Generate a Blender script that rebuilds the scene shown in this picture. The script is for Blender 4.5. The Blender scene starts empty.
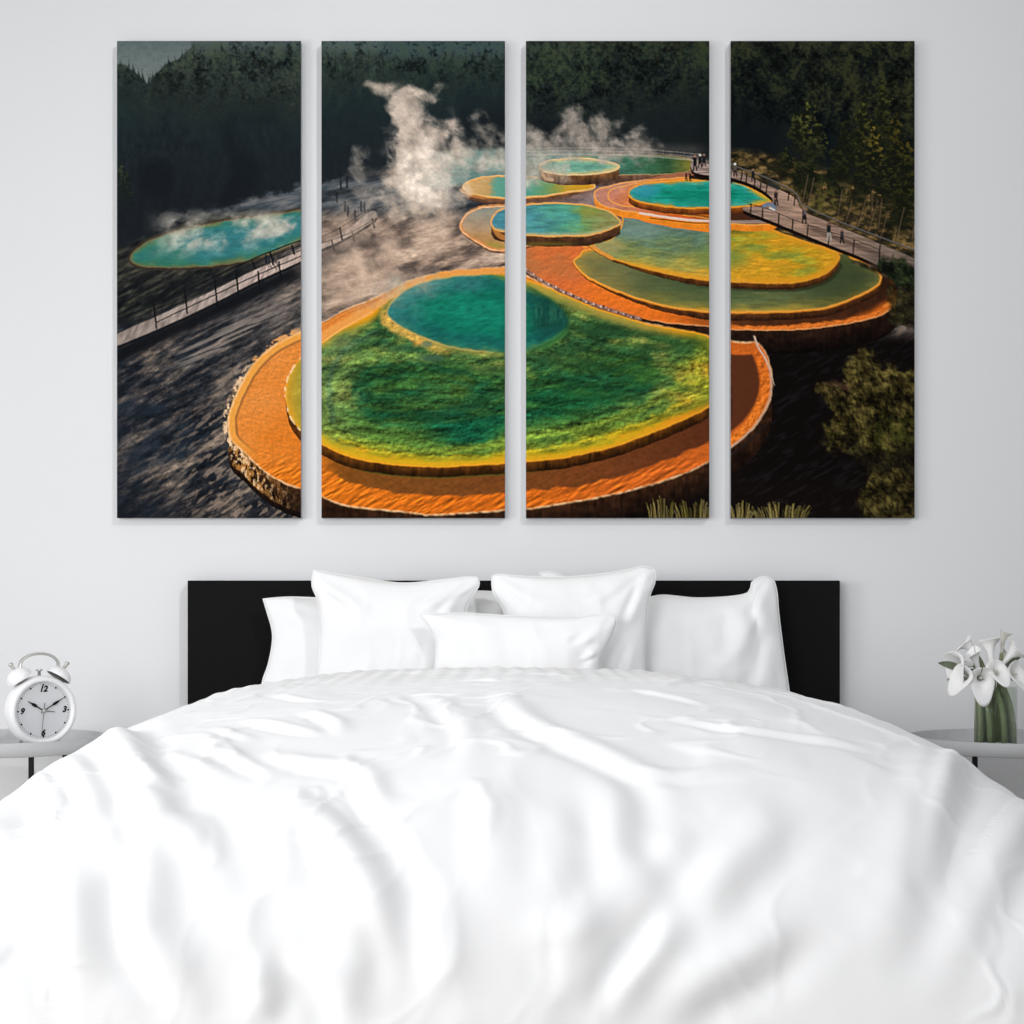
import numpy as np
# ---------------------------------------------------------------- picture printed on the canvases
# painted procedurally: noise, splines and distance fields on one sheet that the four canvases share
PX0, PX1, PY0, PY1 = 115.0, 917.0, 39.0, 521.0
def paint_picture(S=1.5):
    W = int((PX1-PX0)*S)+1; H = int((PY1-PY0)*S)+1
    X, Y = np.meshgrid(PX0+np.arange(W)/S, PY0+np.arange(H)/S)
    X = X.astype(np.float32); Y = Y.astype(np.float32)
    IMG = np.zeros((H, W, 3), np.float32)
    def hexc(h): return np.array([int(h[i:i+2], 16)/255 for i in (1, 3, 5)], np.float32)
    def vn(x, y, seed):
        r = np.random.RandomState(seed).rand(256, 256).astype(np.float32)
        xi = np.floor(x).astype(int); yi = np.floor(y).astype(int)
        fx = x-xi; fy = y-yi; fx = fx*fx*(3-2*fx); fy = fy*fy*(3-2*fy)
        a = r[yi & 255, xi & 255]; b = r[yi & 255, (xi+1) & 255]
        c = r[(yi+1) & 255, xi & 255]; d = r[(yi+1) & 255, (xi+1) & 255]
        return (a*(1-fx)+b*fx)*(1-fy)+(c*(1-fx)+d*fx)*fy
    def fbm(sx, sy, seed=0, o=4, ang=0.0, x=None, y=None, wx=0, wy=0):
        x = X if x is None else x; y = Y if y is None else y
        if ang: c, s = np.cos(ang), np.sin(ang); x, y = x*c+y*s, -x*s+y*c
        v = 0; a = .5; t = 0
        x = x/sx+wx; y = y/sy+wy
        for k in range(o):
            v = v+a*vn(x*2**k+13.7*k, y*2**k+7.3*k, seed+k); t += a; a *= .5
        return v/t
    def emboss(sx, sy, seed, o=3, ang=0.0, dx=-1.0, dy=-1.0, k=1.0, wx=0, wy=0):
        return (fbm(sx, sy, seed, o, ang, wx=wx, wy=wy)-fbm(sx, sy, seed, o, ang, X+dx, Y+dy, wx=wx, wy=wy))*k
    def sm(a, b, v):
        t = np.clip((v-a)/(b-a), 0, 1); return t*t*(3-2*t)
    def spline(pts, closed=True, n=6):
        P = np.array(pts, float); m = len(P); out = []
        for i in range(m if closed else m-1):
            if closed: a, b, c, d = P[i-1], P[i], P[(i+1) % m], P[(i+2) % m]
            else: a, b, c, d = P[max(i-1, 0)], P[i], P[i+1], P[min(i+2, m-1)]
            for t in np.arange(n)/n:
                out.append(.5*((2*b)+(c-a)*t+(2*a-5*b+4*c-d)*t*t+(3*b-a-3*c+d)*t**3))
        if not closed: out.append(P[-1])
        return np.array(out)
    jx = ((fbm(7, 7, 901, 3)-.5)*4).astype(np.float32); jy = ((fbm(7, 7, 907, 3)-.5)*4).astype(np.float32)     # a shared wobble for every outline
    cache = {}
    def shift(D, off):
        dx, dy = int(round(off[0]*S)), int(round(off[1]*S))
        if dx == 0 and dy == 0: return D
        R = np.full_like(D, 999.)
        h, w = D.shape
        R[max(dy, 0):h+min(dy, 0), max(dx, 0):w+min(dx, 0)] = D[max(-dy, 0):h-max(dy, 0), max(-dx, 0):w-max(dx, 0)]
        return R
    def dist(poly, closed=True, pad=44, wob=.4, off=(0, 0)):
        """signed distance (inside negative) to a polyline, only near it; kept so one outline is measured once"""
        P = np.asarray(poly, float)
        key = (P.tobytes(), closed, wob)
        if key not in cache or cache[key][0] < pad:
            x0, y0 = P.min(0)-pad; x1, y1 = P.max(0)+pad
            c0 = max(int((x0-PX0)*S), 0); c1 = min(int((x1-PX0)*S)+2, W); r0 = max(int((y0-PY0)*S), 0); r1 = min(int((y1-PY0)*S)+2, H)
            D = np.full((H, W), 999., np.float32)
            if c1 > c0 and r1 > r0:
                x = X[r0:r1, c0:c1]+jx[r0:r1, c0:c1]*wob; y = Y[r0:r1, c0:c1]+jy[r0:r1, c0:c1]*wob
                d2 = np.full(x.shape, 1e9, np.float32); ins = np.zeros(x.shape, bool)
                n = len(P)
                for i in range(n if closed else n-1):
                    ax, ay = map(float, P[i]); bx, by = map(float, P[(i+1) % n])
                    ex, ey = bx-ax, by-ay; l = ex*ex+ey*ey+1e-9
                    t = np.clip(((x-ax)*ex+(y-ay)*ey)/l, 0, 1)
                    d2 = np.minimum(d2, (x-ax-t*ex)**2+(y-ay-t*ey)**2)
                    if closed and ay != by:
                        c = ((ay > y) != (by > y)) & (x < (bx-ax)*(y-ay)/(by-ay)+ax); ins ^= c
                d = np.sqrt(d2)
                if closed: d = np.where(ins, -d, d)
                D[r0:r1, c0:c1] = d
            cache[key] = (pad, D)
        return shift(cache[key][1], off)
    def put(mask, col):
        if isinstance(col, str): col = hexc(col)
        m = np.clip(mask, 0, 1)[..., None]
        IMG[:] = IMG*(1-m)+col*m
    def aa(d, w=.6): return np.clip(.5-d/w/1.2, 0, 1)
    def grad(v, stops):
        xs = [s[0] for s in stops]; cs = np.array([hexc(s[1]) for s in stops])
        return np.stack([np.interp(v, xs, cs[:, k]) for k in range(3)], -1).astype(np.float32)
    def shade(col, k): return np.clip(col*(1+k[..., None]), 0, 1)
    def stroke(pts, w, col, a=1.0, n=5, wob=.2, smooth=True):
        P = spline(pts, False, n) if smooth and len(pts) > 2 else np.array(pts, float)
        pad = w+3; x0, y0 = P.min(0)-pad; x1, y1 = P.max(0)+pad
        c0 = max(int((x0-PX0)*S), 0); c1 = min(int((x1-PX0)*S)+2, W); r0 = max(int((y0-PY0)*S), 0); r1 = min(int((y1-PY0)*S)+2, H)
        if c1 <= c0 or r1 <= r0: return
        x = X[r0:r1, c0:c1]+jx[r0:r1, c0:c1]*wob; y = Y[r0:r1, c0:c1]+jy[r0:r1, c0:c1]*wob
        d2 = np.full(x.shape, 1e9, np.float32)
        for i in range(len(P)-1):
            ax, ay = P[i]; ex, ey = P[i+1]-P[i]
            t = np.clip(((x-ax)*ex+(y-ay)*ey)/(ex*ex+ey*ey+1e-9), 0, 1)
            d2 = np.minimum(d2, (x-ax-t*ex)**2+(y-ay-t*ey)**2)
        m = (np.clip((w*.5-np.sqrt(d2))*1.2+.5, 0, 1)*a)[..., None]
        c = hexc(col) if isinstance(col, str) else col[r0:r1, c0:c1]
        IMG[r0:r1, c0:c1] = IMG[r0:r1, c0:c1]*(1-m)+c*m
    def rim(poly, w, col, a=1.0, off=(0, 0), wob=.4, breakup=0, seed=5):
        d = np.abs(dist(poly, True, pad=w+5, wob=wob, off=off))
        m = np.clip((w*.5-d)*1.1+.5, 0, 1)*a
        if breakup: m = m*np.clip(1-breakup*2*(fbm(4, 3, seed, 2)-.35), 0, 1)
        put(m, col)
    def wall(poly, h, top, bot, seed=3, streak=.5, xr=None, lip=0):
        """side of a terrace: the outline swept down by h"""
        D = np.minimum.reduce([dist(poly, off=(0, k)) for k in np.linspace(0, h, max(3, int(h/2)))])
        d0 = dist(poly)
        m = aa(D)
        if xr: m = m*(d0 < np.interp(X, xr[0], xr[1])*h)
        depth = np.clip(d0/h, 0, 1)
        col = grad(depth, [(0, top), (1, bot)])
        k = ((fbm(2.6, 12, seed, 3)-.5)*.9+(fbm(7, 5, seed+40, 3)-.5)*1.1)*streak
        put(m, shade(col, k))

    # ------------------------------------------------ ground
    n1 = fbm(60, 14, 11, 5, ang=-.55); n2 = fbm(14, 3.0, 21, 4, ang=-.5); n3 = fbm(5, 2, 31, 3, ang=-.5)
    v = n1*.55+n2*.45
    g = grad(v, [(.25, '#14181e'), (.44, '#1f242a'), (.54, '#38373a'), (.64, '#5f564f'), (.8, '#9a8878')])
    IMG[:] = g
    IMG[:] = shade(IMG, (n3-.5)*.7+(fbm(2, 1.2, 32, 2, ang=-.5)-.5)*.5)
    # bluish shade lower left and lighter, warmer ground towards the middle
    lit = sm(150, 300, X+(330-Y)*.55+(n1-.5)*130)*sm(540, 330, Y)
    put(lit*.62*(.35+v), grad(n2*.6+n3*.4, [(.25, '#4a423e'), (.5, '#8a7b70'), (.75, '#b8a392')]))
    put(sm(.5, .7, fbm(50, 22, 77, 3, ang=-.4))*.45*sm(300, 160, X)*sm(300, 380, Y), '#2c3947')
    put(sm(345, 250, X)*sm(470, 520, Y)*.35, '#16171b')
    put(sm(.52, .68, fbm(11, 3, 33, 4, ang=-.65))*sm(150, 210, X)*sm(380, 430, Y+(X-200)*.3)*.55, '#b49a84')
    put(sm(170, 110, X)*sm(370, 420, Y)*.35, '#1a2029')
    put(sm(290, 240, X)*sm(4, -8, Y-np.interp(X, [115, 301], [330, 262]))*.82, shade(grad(n2, [(.3, '#15181a'), (.6, '#272a26'), (.8, '#3f4138')]), (n3-.5)*.5))
    lt2 = sm(305, 330, X)*sm(200, 235, Y)*sm(345, 300, Y)
    put(lt2*.85, shade(grad(fbm(30, 12, 71, 5, ang=-.25), [(.25, '#3f3733'), (.40, '#7a6659'), (.52, '#b0957f'), (.68, '#d2b69e')]), (fbm(5, 1.6, 72, 3, ang=-.2)-.5)*.5))
    # far flats
    put(sm(222, 205, Y)*sm(168, 178, Y)*.8, grad(fbm(30, 5, 41, 4, ang=-.2), [(.3, '#20262c'), (.55, '#46525c'), (.75, '#78787a')]))
    # black ground lower right
    m = sm(0, 30, X-700+(n1-.5)*30)*sm(325, 345, Y); put(m, '#120e0e')
    m = sm(505, 520, X)*sm(470, 490, Y); put(m, '#15100f')
    put(sm(700, 760, X)*sm(330, 350, Y)*sm(.5, .8, n2)*.25, '#3a3a40')

    # ------------------------------------------------ forest
    edge = np.interp(X, [110, 150, 200, 300, 322, 400, 505, 600, 709, 731, 760, 800, 850, 914],
                        [248, 236, 214, 186, 184, 166, 152, 149, 156, 156, 165, 178, 205, 262])
    fm = sm(5, -5, Y-edge+(fbm(9, 7, 51, 3)-.5)*14)
    base = grad((Y-40)/200+(fbm(30, 40, 52, 3)-.5)*.25, [(0, '#39443f'), (.15, '#2c3936'), (.4, '#202b2f'), (.75, '#1f242a'), (1.0, '#20242a')])
    base = base*(1-sm(400, 760, X)[..., None]*.36*np.array([.75, .9, 1.2], np.float32))
    put(fm, shade(base, (fbm(4, 7, 53, 3)-.5)*.35))
    rng = np.random.RandomState(4)
    def tree(cx, top, h, w, dark, hi, light=1.0, a=1.0, seed=0, rag=.35):
        x0, x1, y0, y1 = cx-w*1.3, cx+w*1.3, top-3, top+h
        c0 = max(int((x0-PX0)*S), 0); c1 = min(int((x1-PX0)*S)+1, W); r0 = max(int((y0-PY0)*S), 0); r1 = min(int((y1-PY0)*S)+1, H)
        if c1 <= c0+1 or r1 <= r0+1: return
        x = X[r0:r1, c0:c1]; y = Y[r0:r1, c0:c1]
        t = (y-top)/h
        nn = vn(x/3.4+seed*3.1, y/2.6, 60+seed % 7)*.5+vn(x/1.5+seed, y/1.3, 70)*.35+vn(x/7+seed*1.7, y/6, 75)*.15
        lob = .7+.3*vn(x*0+seed*2.3, (y-top)/(5+w*.2), 80+seed % 5)
        wid = w*(1-(1-np.clip(t, 0, 1))**1.7)*lob
        d = np.abs(x-cx-(vn(y/9, x*0+seed, 85)-.5)*w*.5)-wid*(1+(nn-.5)*rag*3.4)
        fade = np.clip((1-t)*2.2, 0, 1)
        m = np.clip(.5-d*.7, 0, 1)*fade*(t > -.05)*a
        side = np.clip((x-cx)/w*.5+.5, 0, 1)
        lum = np.clip((nn-.44)*3.4, 0, 1)*(.35+.65*side)*np.clip(1.2-t*1.25, 0, 1)*light
        col = hexc(dark)*(1-lum[..., None])+hexc(hi)*lum[..., None]
        IMG[r0:r1, c0:c1] = IMG[r0:r1, c0:c1]*(1-m[..., None])+col*m[..., None]
    # haze above the left skyline
    sky = spline([(100, 30), (100, 64), (121, 64), (131, 69), (142, 78), (150, 84), (156, 74), (166, 64), (176, 60), (186, 52), (192, 36)], True)
    put(aa(dist(sky), 1.5), shade(grad((Y-40)/50, [(0, '#5f6c6b'), (1, '#7c8683')]), (fbm(3, 3, 88, 2)-.5)*.12))
    for x0, x1, yb, c in ((192, 301, 54, '#4d5b59'), (322, 400, 56, '#4f605e'), (380, 510, 60, '#3f5153')):
        put(sm(x0-4, x0+6, X)*sm(x1+4, x1-10, X)*sm(yb+4, yb-12, Y), c)
    def row(xs, xe, step, ytop, hh, ww, dark, hi, light, jit=8, sd=0):
        x = xs; k = sd
        while x < xe:
            yt = (ytop(x) if callable(ytop) else ytop)+rng.uniform(-jit, jit)
            tree(x+rng.uniform(-step*.3, step*.3), yt, hh*rng.uniform(.8, 1.2), ww*rng.uniform(.7, 1.25), dark, hi, light*rng.uniform(.6, 1.15), seed=k); x += step; k += 1
    row(182, 305, 8, 50, 64, 11, '#26302f', '#565f4b', .75, 9)
    row(114, 160, 5, lambda x: 57+(x-114)*.5, 50, 8, '#252f2f', '#47523f', .5, 3, 9)
    row(150, 192, 5, lambda x: 74-(x-152)*.75, 50, 8, '#27312f', '#565f4a', .7, 3, 19)
    row(160, 305, 14, 78, 50, 13, '#242d2d', '#4c553f', .55, 9, 29)
    row(320, 400, 8, lambda x: 54+abs(x-350)*.12, 60, 10, '#25302f', '#48553f', .6, 8, 39)
    row(400, 512, 9, lambda x: 54, 60, 12, '#24302f', '#3c4c3a', .6, 10, 49)
    row(320, 512, 14, 82, 50, 13, '#1f2b2e', '#35423a', .45, 12, 59)
    row(518, 715, 12, 42, 55, 14, '#1d2726', '#3b4a33', .8, 12, 69)
    row(518, 715, 15, 66, 50, 14, '#192121', '#3a4830', .7, 12, 79)
    row(545, 650, 17, 92, 45, 14, '#171e1e', '#414d2e', .75, 10, 89)
    row(728, 918, 13, 40, 55, 16, '#171d1c', '#383f28', .75, 12, 109)
    row(728, 800, 15, 66, 60, 15, '#151b1b', '#363c27', .65, 12, 119)
    row(820, 918, 15, 72, 60, 17, '#181c19', '#45482a', .85, 12, 139)
    put(sm(-20, 30, Y-edge+60)*fm*.55, grad((Y-60)/150+X*0, [(0, '#222c2e'), (1, '#1c2126')]))
    # dark hollow between the right hand trees
    put(sm(34, 12, np.hypot((X-828)*1.0, (Y-128)*.62))*.75, '#10171a')
    put(sm(60, 20, np.hypot((X-745), (Y-128)*.9))*.6, '#0f1417')
    put(sm(3, -3, Y-edge)*sm(.45, .25, fbm(40, 60, 57, 2))*sm(90, 130, Y)*.6, '#171c20')
    cl = fbm(9, 13, 58, 3)*.45+fbm(3.2, 2.8, 60, 3)*.35+fbm(1.4, 1.2, 63, 2)*.2
    reach = np.interp(X, [117, 301, 322, 505, 526, 709, 731, 914], [84, 92, 78, 80, 118, 92, 110, 150])
    lumf = sm(.46, .68, cl)*sm(reach+22, reach-40, Y)
    nsky = 1-aa(dist(sky), 6)
    IMG[:] = IMG*(1-(fm*nsky*sm(.5, .3, cl)*.5*sm(reach+30, reach-20, Y))[..., None])
    fcol = grad(X, [(117, '#56604c'), (301, '#525b46'), (400, '#465640'), (600, '#465637'), (760, '#3f452a'), (914, '#50502a')])
    put(fm*lumf*.6*nsky, fcol)
    tree(120, 158, 46, 12, '#1d2624', '#4c5538', .9, seed=3); tree(128, 172, 40, 10, '#1b2322', '#424a34', .7, seed=5)
    # ground cover behind the right boardwalk
    m = sm(-4, 6, Y-np.interp(X, [725, 760, 800, 914], [148, 152, 160, 200]))*sm(722, 735, X)*sm(285, 270, Y+(X-914)*.1)
    gc = grad(fbm(7, 4, 61, 4), [(.25, '#1d1a12'), (.48, '#3d3420'), (.62, '#6a5530'), (.8, '#94774a')])
    put(m*.95, gc)
    # the big lit conifers on the right
    for (cx, t, h, w, hi, l) in ((806, 98, 85, 13, '#6a6a34', 1.0), (796, 104, 60, 11, '#5c602f', .9), (815, 105, 70, 12, '#6f7038', 1.0), (786, 146, 36, 14, '#565828', .9),
                                 (862, 96, 90, 16, '#5c5a28', .9), (884, 78, 100, 18, '#54562a', .9), (898, 104, 90, 17, '#6a5c24', 1.0), (872, 116, 80, 15, '#7a6a28', 1.1), (846, 112, 75, 14, '#464a24', .8),
                                 (838, 134, 66, 15, '#3e4222', .8), (812, 150, 50, 15, '#444824', .8), (862, 150, 66, 17, '#454823', .9), (888, 150, 80, 17, '#4f4f24', .9), (908, 140, 100, 16, '#54501f', .9),
                                 (832, 166, 40, 13, '#333820', .8), (900, 180, 60, 15, '#3e3c1c', .8), (800, 160, 34, 12, '#3c4022', .8)):
        tree(cx, t, h, w, '#191d14', hi, l*1.35, seed=int(cx), rag=.6)
    put(sm(10, 4, np.hypot((X-826)/1.2, Y-205))*.0, '#5d5528')
    put(sm(26, 6, np.hypot((X-824)/1.3, (Y-200)*1.1))*.55*sm(.35, .6, fbm(4, 4, 66, 3)), '#6d6830')
    for a, b in (((808, 205), (814, 178)), ((803, 200), (808, 175)), ((845, 225), (852, 200)), ((857, 228), (867, 196)), ((868, 232), (878, 200)), ((880, 240), (886, 218)), ((896, 243), (904, 208)), ((912, 240), (914, 225)), ((872, 215), (872, 195)), ((838, 214), (842, 190)), ((878, 228), (882, 200))):
        stroke([a, b], 1.2, '#6a5843', .6, smooth=False); stroke([(a[0]-1.2, a[1]), (b[0]-1.2, b[1])], 1.0, '#15120e', .6, smooth=False)

    # ------------------------------------------------ left turquoise pool
    lp = spline([(131, 259), (138, 249), (158, 238), (200, 226), (250, 218), (285, 213), (305, 211), (312, 222), (306, 234), (296, 242), (283, 248), (255, 258), (215, 265), (165, 267), (140, 265)])
    d = dist(lp)
    put(aa(d-3.5, 1.5)*.8, '#3b3428')
    put(aa(d-1.0), '#6e6040')
    put(aa(d), shade(grad(-d+(fbm(12, 5, 93, 3)-.5)*10, [(0, '#5f7450'), (3, '#357466'), (9, '#32777a'), (20, '#34747a')]), (fbm(8, 3, 94, 3)-.5)*.25))
    st = sm(.30, .70, fbm(17, 11, 95, 5, ang=-.4, wx=3)-sm(235, 262, Y+(X-215)*.12)*.14)*sm(206, 222, Y)*sm(262, 238, Y+(X-215)*.12)*sm(140, 185, X)*sm(320, 296, X)
    put(sm(28, 8, np.hypot((X-165)/1.5, Y-256))*aa(d)*.4, '#2f6f50')
    put(st*.9, shade(grad(X*0, [(0, '#bdb6a8'), (1, '#bdb6a8')]), (fbm(7, 6, 299, 4)-.5)*.5))
    put(sm(205, 215, Y)*sm(228, 216, Y+(X-230)*.12)*sm(.45, .65, fbm(14, 8, 96, 4))*sm(150, 190, X)*.22*(X < 330), '#a8a297')

    # left boardwalk
    for y0_, a_ in ((300, .8), (305, .6)): pass
    put(sm(14, 3, np.abs(Y-np.interp(X, [117, 301, 380], [356, 270, 232])))*sm(384, 360, X)*.72, '#17191d')
    wn = fbm(40, 2.2, 97, 2, ang=-.42)
    put(sm(.52, .62, wn)*sm(150, 200, X)*sm(330, 240, X)*sm(-34, -10, Y-np.interp(X, [117, 301], [398, 305]))*sm(14, 2, Y-np.interp(X, [117, 301], [398, 300]))*.6, '#a5968a')
    deckL = spline([(112, 337), (160, 315), (210, 292), (255, 270), (301, 251), (330, 240), (352, 226), (366, 214), (374, 211), (377, 217), (366, 226), (340, 241), (322, 249), (301, 261), (255, 282), (210, 305), (160, 328), (112, 347)], True, 4)
    d = dist(deckL, wob=.1)
    put(aa(dist(deckL, wob=.1, off=(0, 3))), '#1a1b1f')
    put(aa(d), shade(grad(X+Y*0, [(117, '#8c7f77'), (200, '#9c8e86'), (301, '#b5a096'), (376, '#8b8078')]), (fbm(2.2, 9, 98, 2, ang=.5)-.5)*.5))
    lr = [(112, 321), (160, 303), (210, 279), (255, 258), (301, 240)]
    stroke(lr, 1.5, '#17181c', .95); stroke([(x, y+5) for x, y in lr], 1.2, '#1d1e22', .9); stroke([(x, y+10) for x, y in lr], 1.0, '#1d1e22', .7)
    lr2 = [(112, 337), (160, 318), (210, 294), (255, 273), (301, 254)]
    stroke([(157, 322), (210, 297), (255, 276), (301, 256)], 1.3, '#17181c', .95)
    put(sm(9, 1, np.abs(Y-np.interp(X, [117, 301], [357, 270])))*sm(301, 290, X)*.8, '#14161a')
    stroke([(322, 237), (345, 225), (362, 213)], .9, '#1a1b1f', .8); stroke([(322, 243), (350, 233), (376, 218)], .9, '#1a1b1f', .9)
    for x, y, h in ((154, 304, 24), (185, 291, 22), (215, 280, 26), (236, 271, 24), (258, 272, 18), (279, 262, 18), (292, 246, 8), (253, 262, 7), (340, 228, 12), (352, 231, 10), (372, 219, 8), (332, 240, 10), (270, 252, 8)):
        stroke([(x, y), (x+2.2, y+h)], 1.9, '#14151a', .95, smooth=False)
    for x, y, c in ((266, 262, '#1b2430'), (269, 263, '#2a2c33'), (273, 264, '#222229'), (276, 262, '#4b4440')):
        stroke([(x, y-6), (x, y)], 2.4, c, .95, smooth=False); stroke([(x, y), (x+3, y+5)], .9, '#26262a', .8, smooth=False)
    for x, y in ((361, 207), (364.5, 208), (345, 207), (348, 212), (355, 216), (337, 198), (347, 183), (341, 186)):
        stroke([(x, y-5), (x, y+4)], 2.2, '#23252b', .8, smooth=False)

    # ------------------------------------------------ back pools
    bp = spline([(395, 172), (420, 157), (460, 151), (520, 148), (560, 150), (600, 153), (600, 168), (560, 176), (500, 180), (450, 186), (400, 190), (380, 184)])
    d = dist(bp)
    put(aa(d, 4)*.85*sm(392, 430, X), shade(grad((X-400)/120, [(0, '#7d9a90'), (1, '#64918a')]), (fbm(16, 5, 101, 3)-.5)*.5))
    put(sm(140, 150, Y)*sm(160, 150, Y)*sm(515, 530, X)*sm(715, 690, X)*.5, '#5d5a55')
    ip = spline([(560, 160), (610, 155), (650, 155), (680, 157), (694, 162), (690, 170), (670, 174), (620, 175), (570, 175)])
    wall(ip, 10, '#7a5038', '#4a3832', 7)
    put(aa(dist(ip)), shade(grad(X, [(600, '#4f7a6c'), (640, '#386a50'), (670, '#385c3a'), (690, '#847a30')]), (fbm(9, 3, 102, 3)-.5)*.5)); rim(ip, 1.0, '#a89468', .8)
    put(aa(dist(spline([(660, 176), (690, 172), (700, 178), (690, 184), (650, 186), (640, 182)]))), '#a5684a')
    for k, yy in enumerate((148.5, 151.5, 155)):
        stroke([(520, yy), (560, yy-.5), (620, yy), (660, yy+2), (700, yy+6)], .7 if k < 2 else 1.3, '#a8a19a' if k < 2 else '#b9b2a4', .6)
    for x in range(600, 700, 7): stroke([(x, 148+max(0, x-640)*.08), (x, 156+max(0, x-640)*.08)], .6, '#8f8a84', .45, smooth=False)
    # pool G (long yellow and teal)
    gp = spline([(463, 187), (470, 181), (485, 177.5), (505, 176), (540, 178), (575, 182), (592, 184), (595, 187), (588, 190), (572, 191.5), (548, 196), (525, 197.5), (505, 198), (485, 197), (468, 193)])
    wall(gp, 7, '#8a5a34', '#4a3530', 8); d = dist(gp)
    put(aa(d), grad(X+(fbm(9, 4, 103, 3)-.5)*16, [(470, '#d2a466'), (490, '#bf9a60'), (498, '#5f9c88'), (530, '#4f9c88'), (552, '#7a9858'), (566, '#c4982a'), (592, '#d8981f')]))
    rim(gp, 1.8, '#e2a050'); rim(gp, .8, '#f5cf8c', .7, off=(0, -.6))
    stroke([(461, 190), (470, 195), (484, 198)], 3.0, '#c07a3c', .8); stroke([(462, 192), (472, 195)], 1.0, '#f0bb80', .8)
    # pool H (raised round mint pool)
    hp = spline([(539, 167), (545, 162), (560, 159), (580, 158), (600, 160), (614, 163), (619, 167), (612, 171), (595, 174), (575, 175), (555, 173.5), (543, 171)])
    wall(hp, 10, '#86572e', '#4a342a', 9, .6)
    put(aa(dist(hp)), shade(grad(-dist(hp)+(fbm(8, 3, 104, 3)-.5)*4, [(0, '#ccb478'), (2, '#9fb088'), (4, '#74a890'), (8, '#649c88')]), (fbm(7, 2, 105, 3)-.5)*.3))
    rim(hp, 1.6, '#e4c48a'); stroke([(541, 170), (545, 178), (552, 180)], 3.2, '#d9a26a', .75)
    # pale misty flat between the terraces
    put(aa(dist(spline([(590, 190), (620, 184), (650, 186), (610, 194), (600, 206), (560, 204), (520, 203), (560, 199)])), 3)*.85, shade(grad((X-520)/100, [(0, '#6a4f45'), (1, '#a98f8c')]), (fbm(9, 4, 106, 3)-.5)*.6))

    # ------------------------------------------------ big lower right terrace (tier A)
    A = spline([(519, 254), (530, 246), (570, 244), (640, 240), (760, 240), (850, 250), (885, 268), (896, 285), (896, 303), (880, 315), (850, 323), (805, 329), (760, 330), (731, 329), (709, 326), (680, 324), (650, 320), (620, 313), (590, 303), (560, 290), (540, 280), (526, 271), (520, 264)])
    wall(A, 24, '#2e1c14', '#0f0b0b', 10, .7)
    dA = dist(A)
    t = np.clip((X-525)/190, 0, 1)
    put(aa(dA), shade(grad(t+(fbm(30, 12, 107, 3)-.5)*.5, [(0, '#b8703f'), (.25, '#d86c34'), (.5, '#e87422'), (1, '#e8701c')]), emboss(6, 3.5, 108, 3, k=.3)))
    # tier B (olive pool)
    B = spline([(574, 262), (580, 256), (590, 250), (640, 248), (760, 248), (838, 252), (852, 258), (866, 263), (877, 271), (881, 279), (874, 288), (850, 300), (820, 309), (780, 312), (731, 312.5), (709, 312), (690, 310), (660, 305), (630, 296), (600, 284), (582, 273)])
    # shadow on the terrace right of and below tier B
    shB = sm(9, -2, dist(B, off=(4, 8), pad=40)-sm(620, 760, X)*6)*sm(650, 760, X)
    put(shB*aa(dA)*.96, shade(grad(Y, [(270, '#241813'), (310, '#3d2317'), (320, '#4a2a18')]), (fbm(5, 5, 109, 3)-.5)*.4))
    wall(B, 8, '#6a3c1a', '#2a1810', 11, .6, xr=([575, 600, 720], [.2, .35, 1.1]))
    dB = dist(B)
    put(aa(dB), shade(grad(-dB+(fbm(20, 6, 110, 3)-.5)*14, [(0, '#c2962f'), (3, '#9a8a3c'), (9, '#73743f'), (18, '#5a6842'), (30, '#4c5a3c')]), (fbm(14, 2.4, 111, 4)-.5)*.35))
    put(aa(dB)*sm(46, 14, np.hypot((X-838)/1.35, (Y-275)*1.0))*.75, '#3c472c')
    put(aa(dB)*sm(690, 600, X)*.45, '#8f7c4c')
    put(aa(dB)*sm(60, 20, np.hypot((X-690)/1.6, (Y-288)*2.2))*.45, '#4e5c38')
    rim(B, 2.2, '#e08a26'); rim(B, .9, '#f0b050', .8, off=(0, -.8))
    # tier C (yellow pool)
    C = spline([(587, 243), (594, 249), (610, 257), (630, 264), (660, 272), (690, 278), (709, 280), (740, 282), (780, 283), (805, 281), (822, 275), (832, 268), (839, 257), (831, 250), (800, 240), (770, 229), (745, 222), (731, 222), (700, 224), (660, 218), (635, 214), (624, 214), (622, 226), (612, 238), (596, 242)])
    put(aa(dist(C, off=(3, 9)))*aa(dB)*sm(640, 780, X)*.6, '#2e2a1a')
    wall(C, 7, '#7a4418', '#2c1a10', 12, .6, xr=([590, 610, 720], [.2, .4, 1.1]))
    dC = dist(C)
    cy = np.clip((Y-215)/66, 0, 1)
    left = grad(cy+(fbm(18, 5, 112, 4)-.5)*.45, [(0, '#6f7f74'), (.35, '#5f7c64'), (.6, '#7f8a50'), (.8, '#b09e44'), (1, '#dda030')])
    right = grad(fbm(26, 8, 113, 4)+(cy-.5)*.25, [(.3, '#8c9438'), (.45, '#ab9c2c'), (.6, '#c69a22'), (.75, '#d89e24')])
    k = sm(700, 735, X)[..., None]
    put(aa(dC), shade(left*(1-k)+right*k, (fbm(9, 2.2, 114, 4)-.5)*.3+emboss(8, 3, 115, 3, k=.35)))
    put(aa(dC)*sm(26, 8, np.hypot((X-722)/1.5, (Y-258)*1.4))*.6, '#6d8a45')
    put(aa(dC)*sm(24, 6, np.hypot((X-775)/1.3, (Y-232)*2))*.0, '#c9a02a')
    put(aa(dC)*sm(22, 6, np.hypot((X-640)/1.6, (Y-232)*1.7))*.5, '#7f9a94')
    put(aa(dC)*sm(24, 8, np.hypot((X-608), (Y-246)*1.8))*.5, '#c9a860')
    put(aa(dC)*sm(7, 1, -dC)*sm(255, 268, Y), '#e0a02a')
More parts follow.
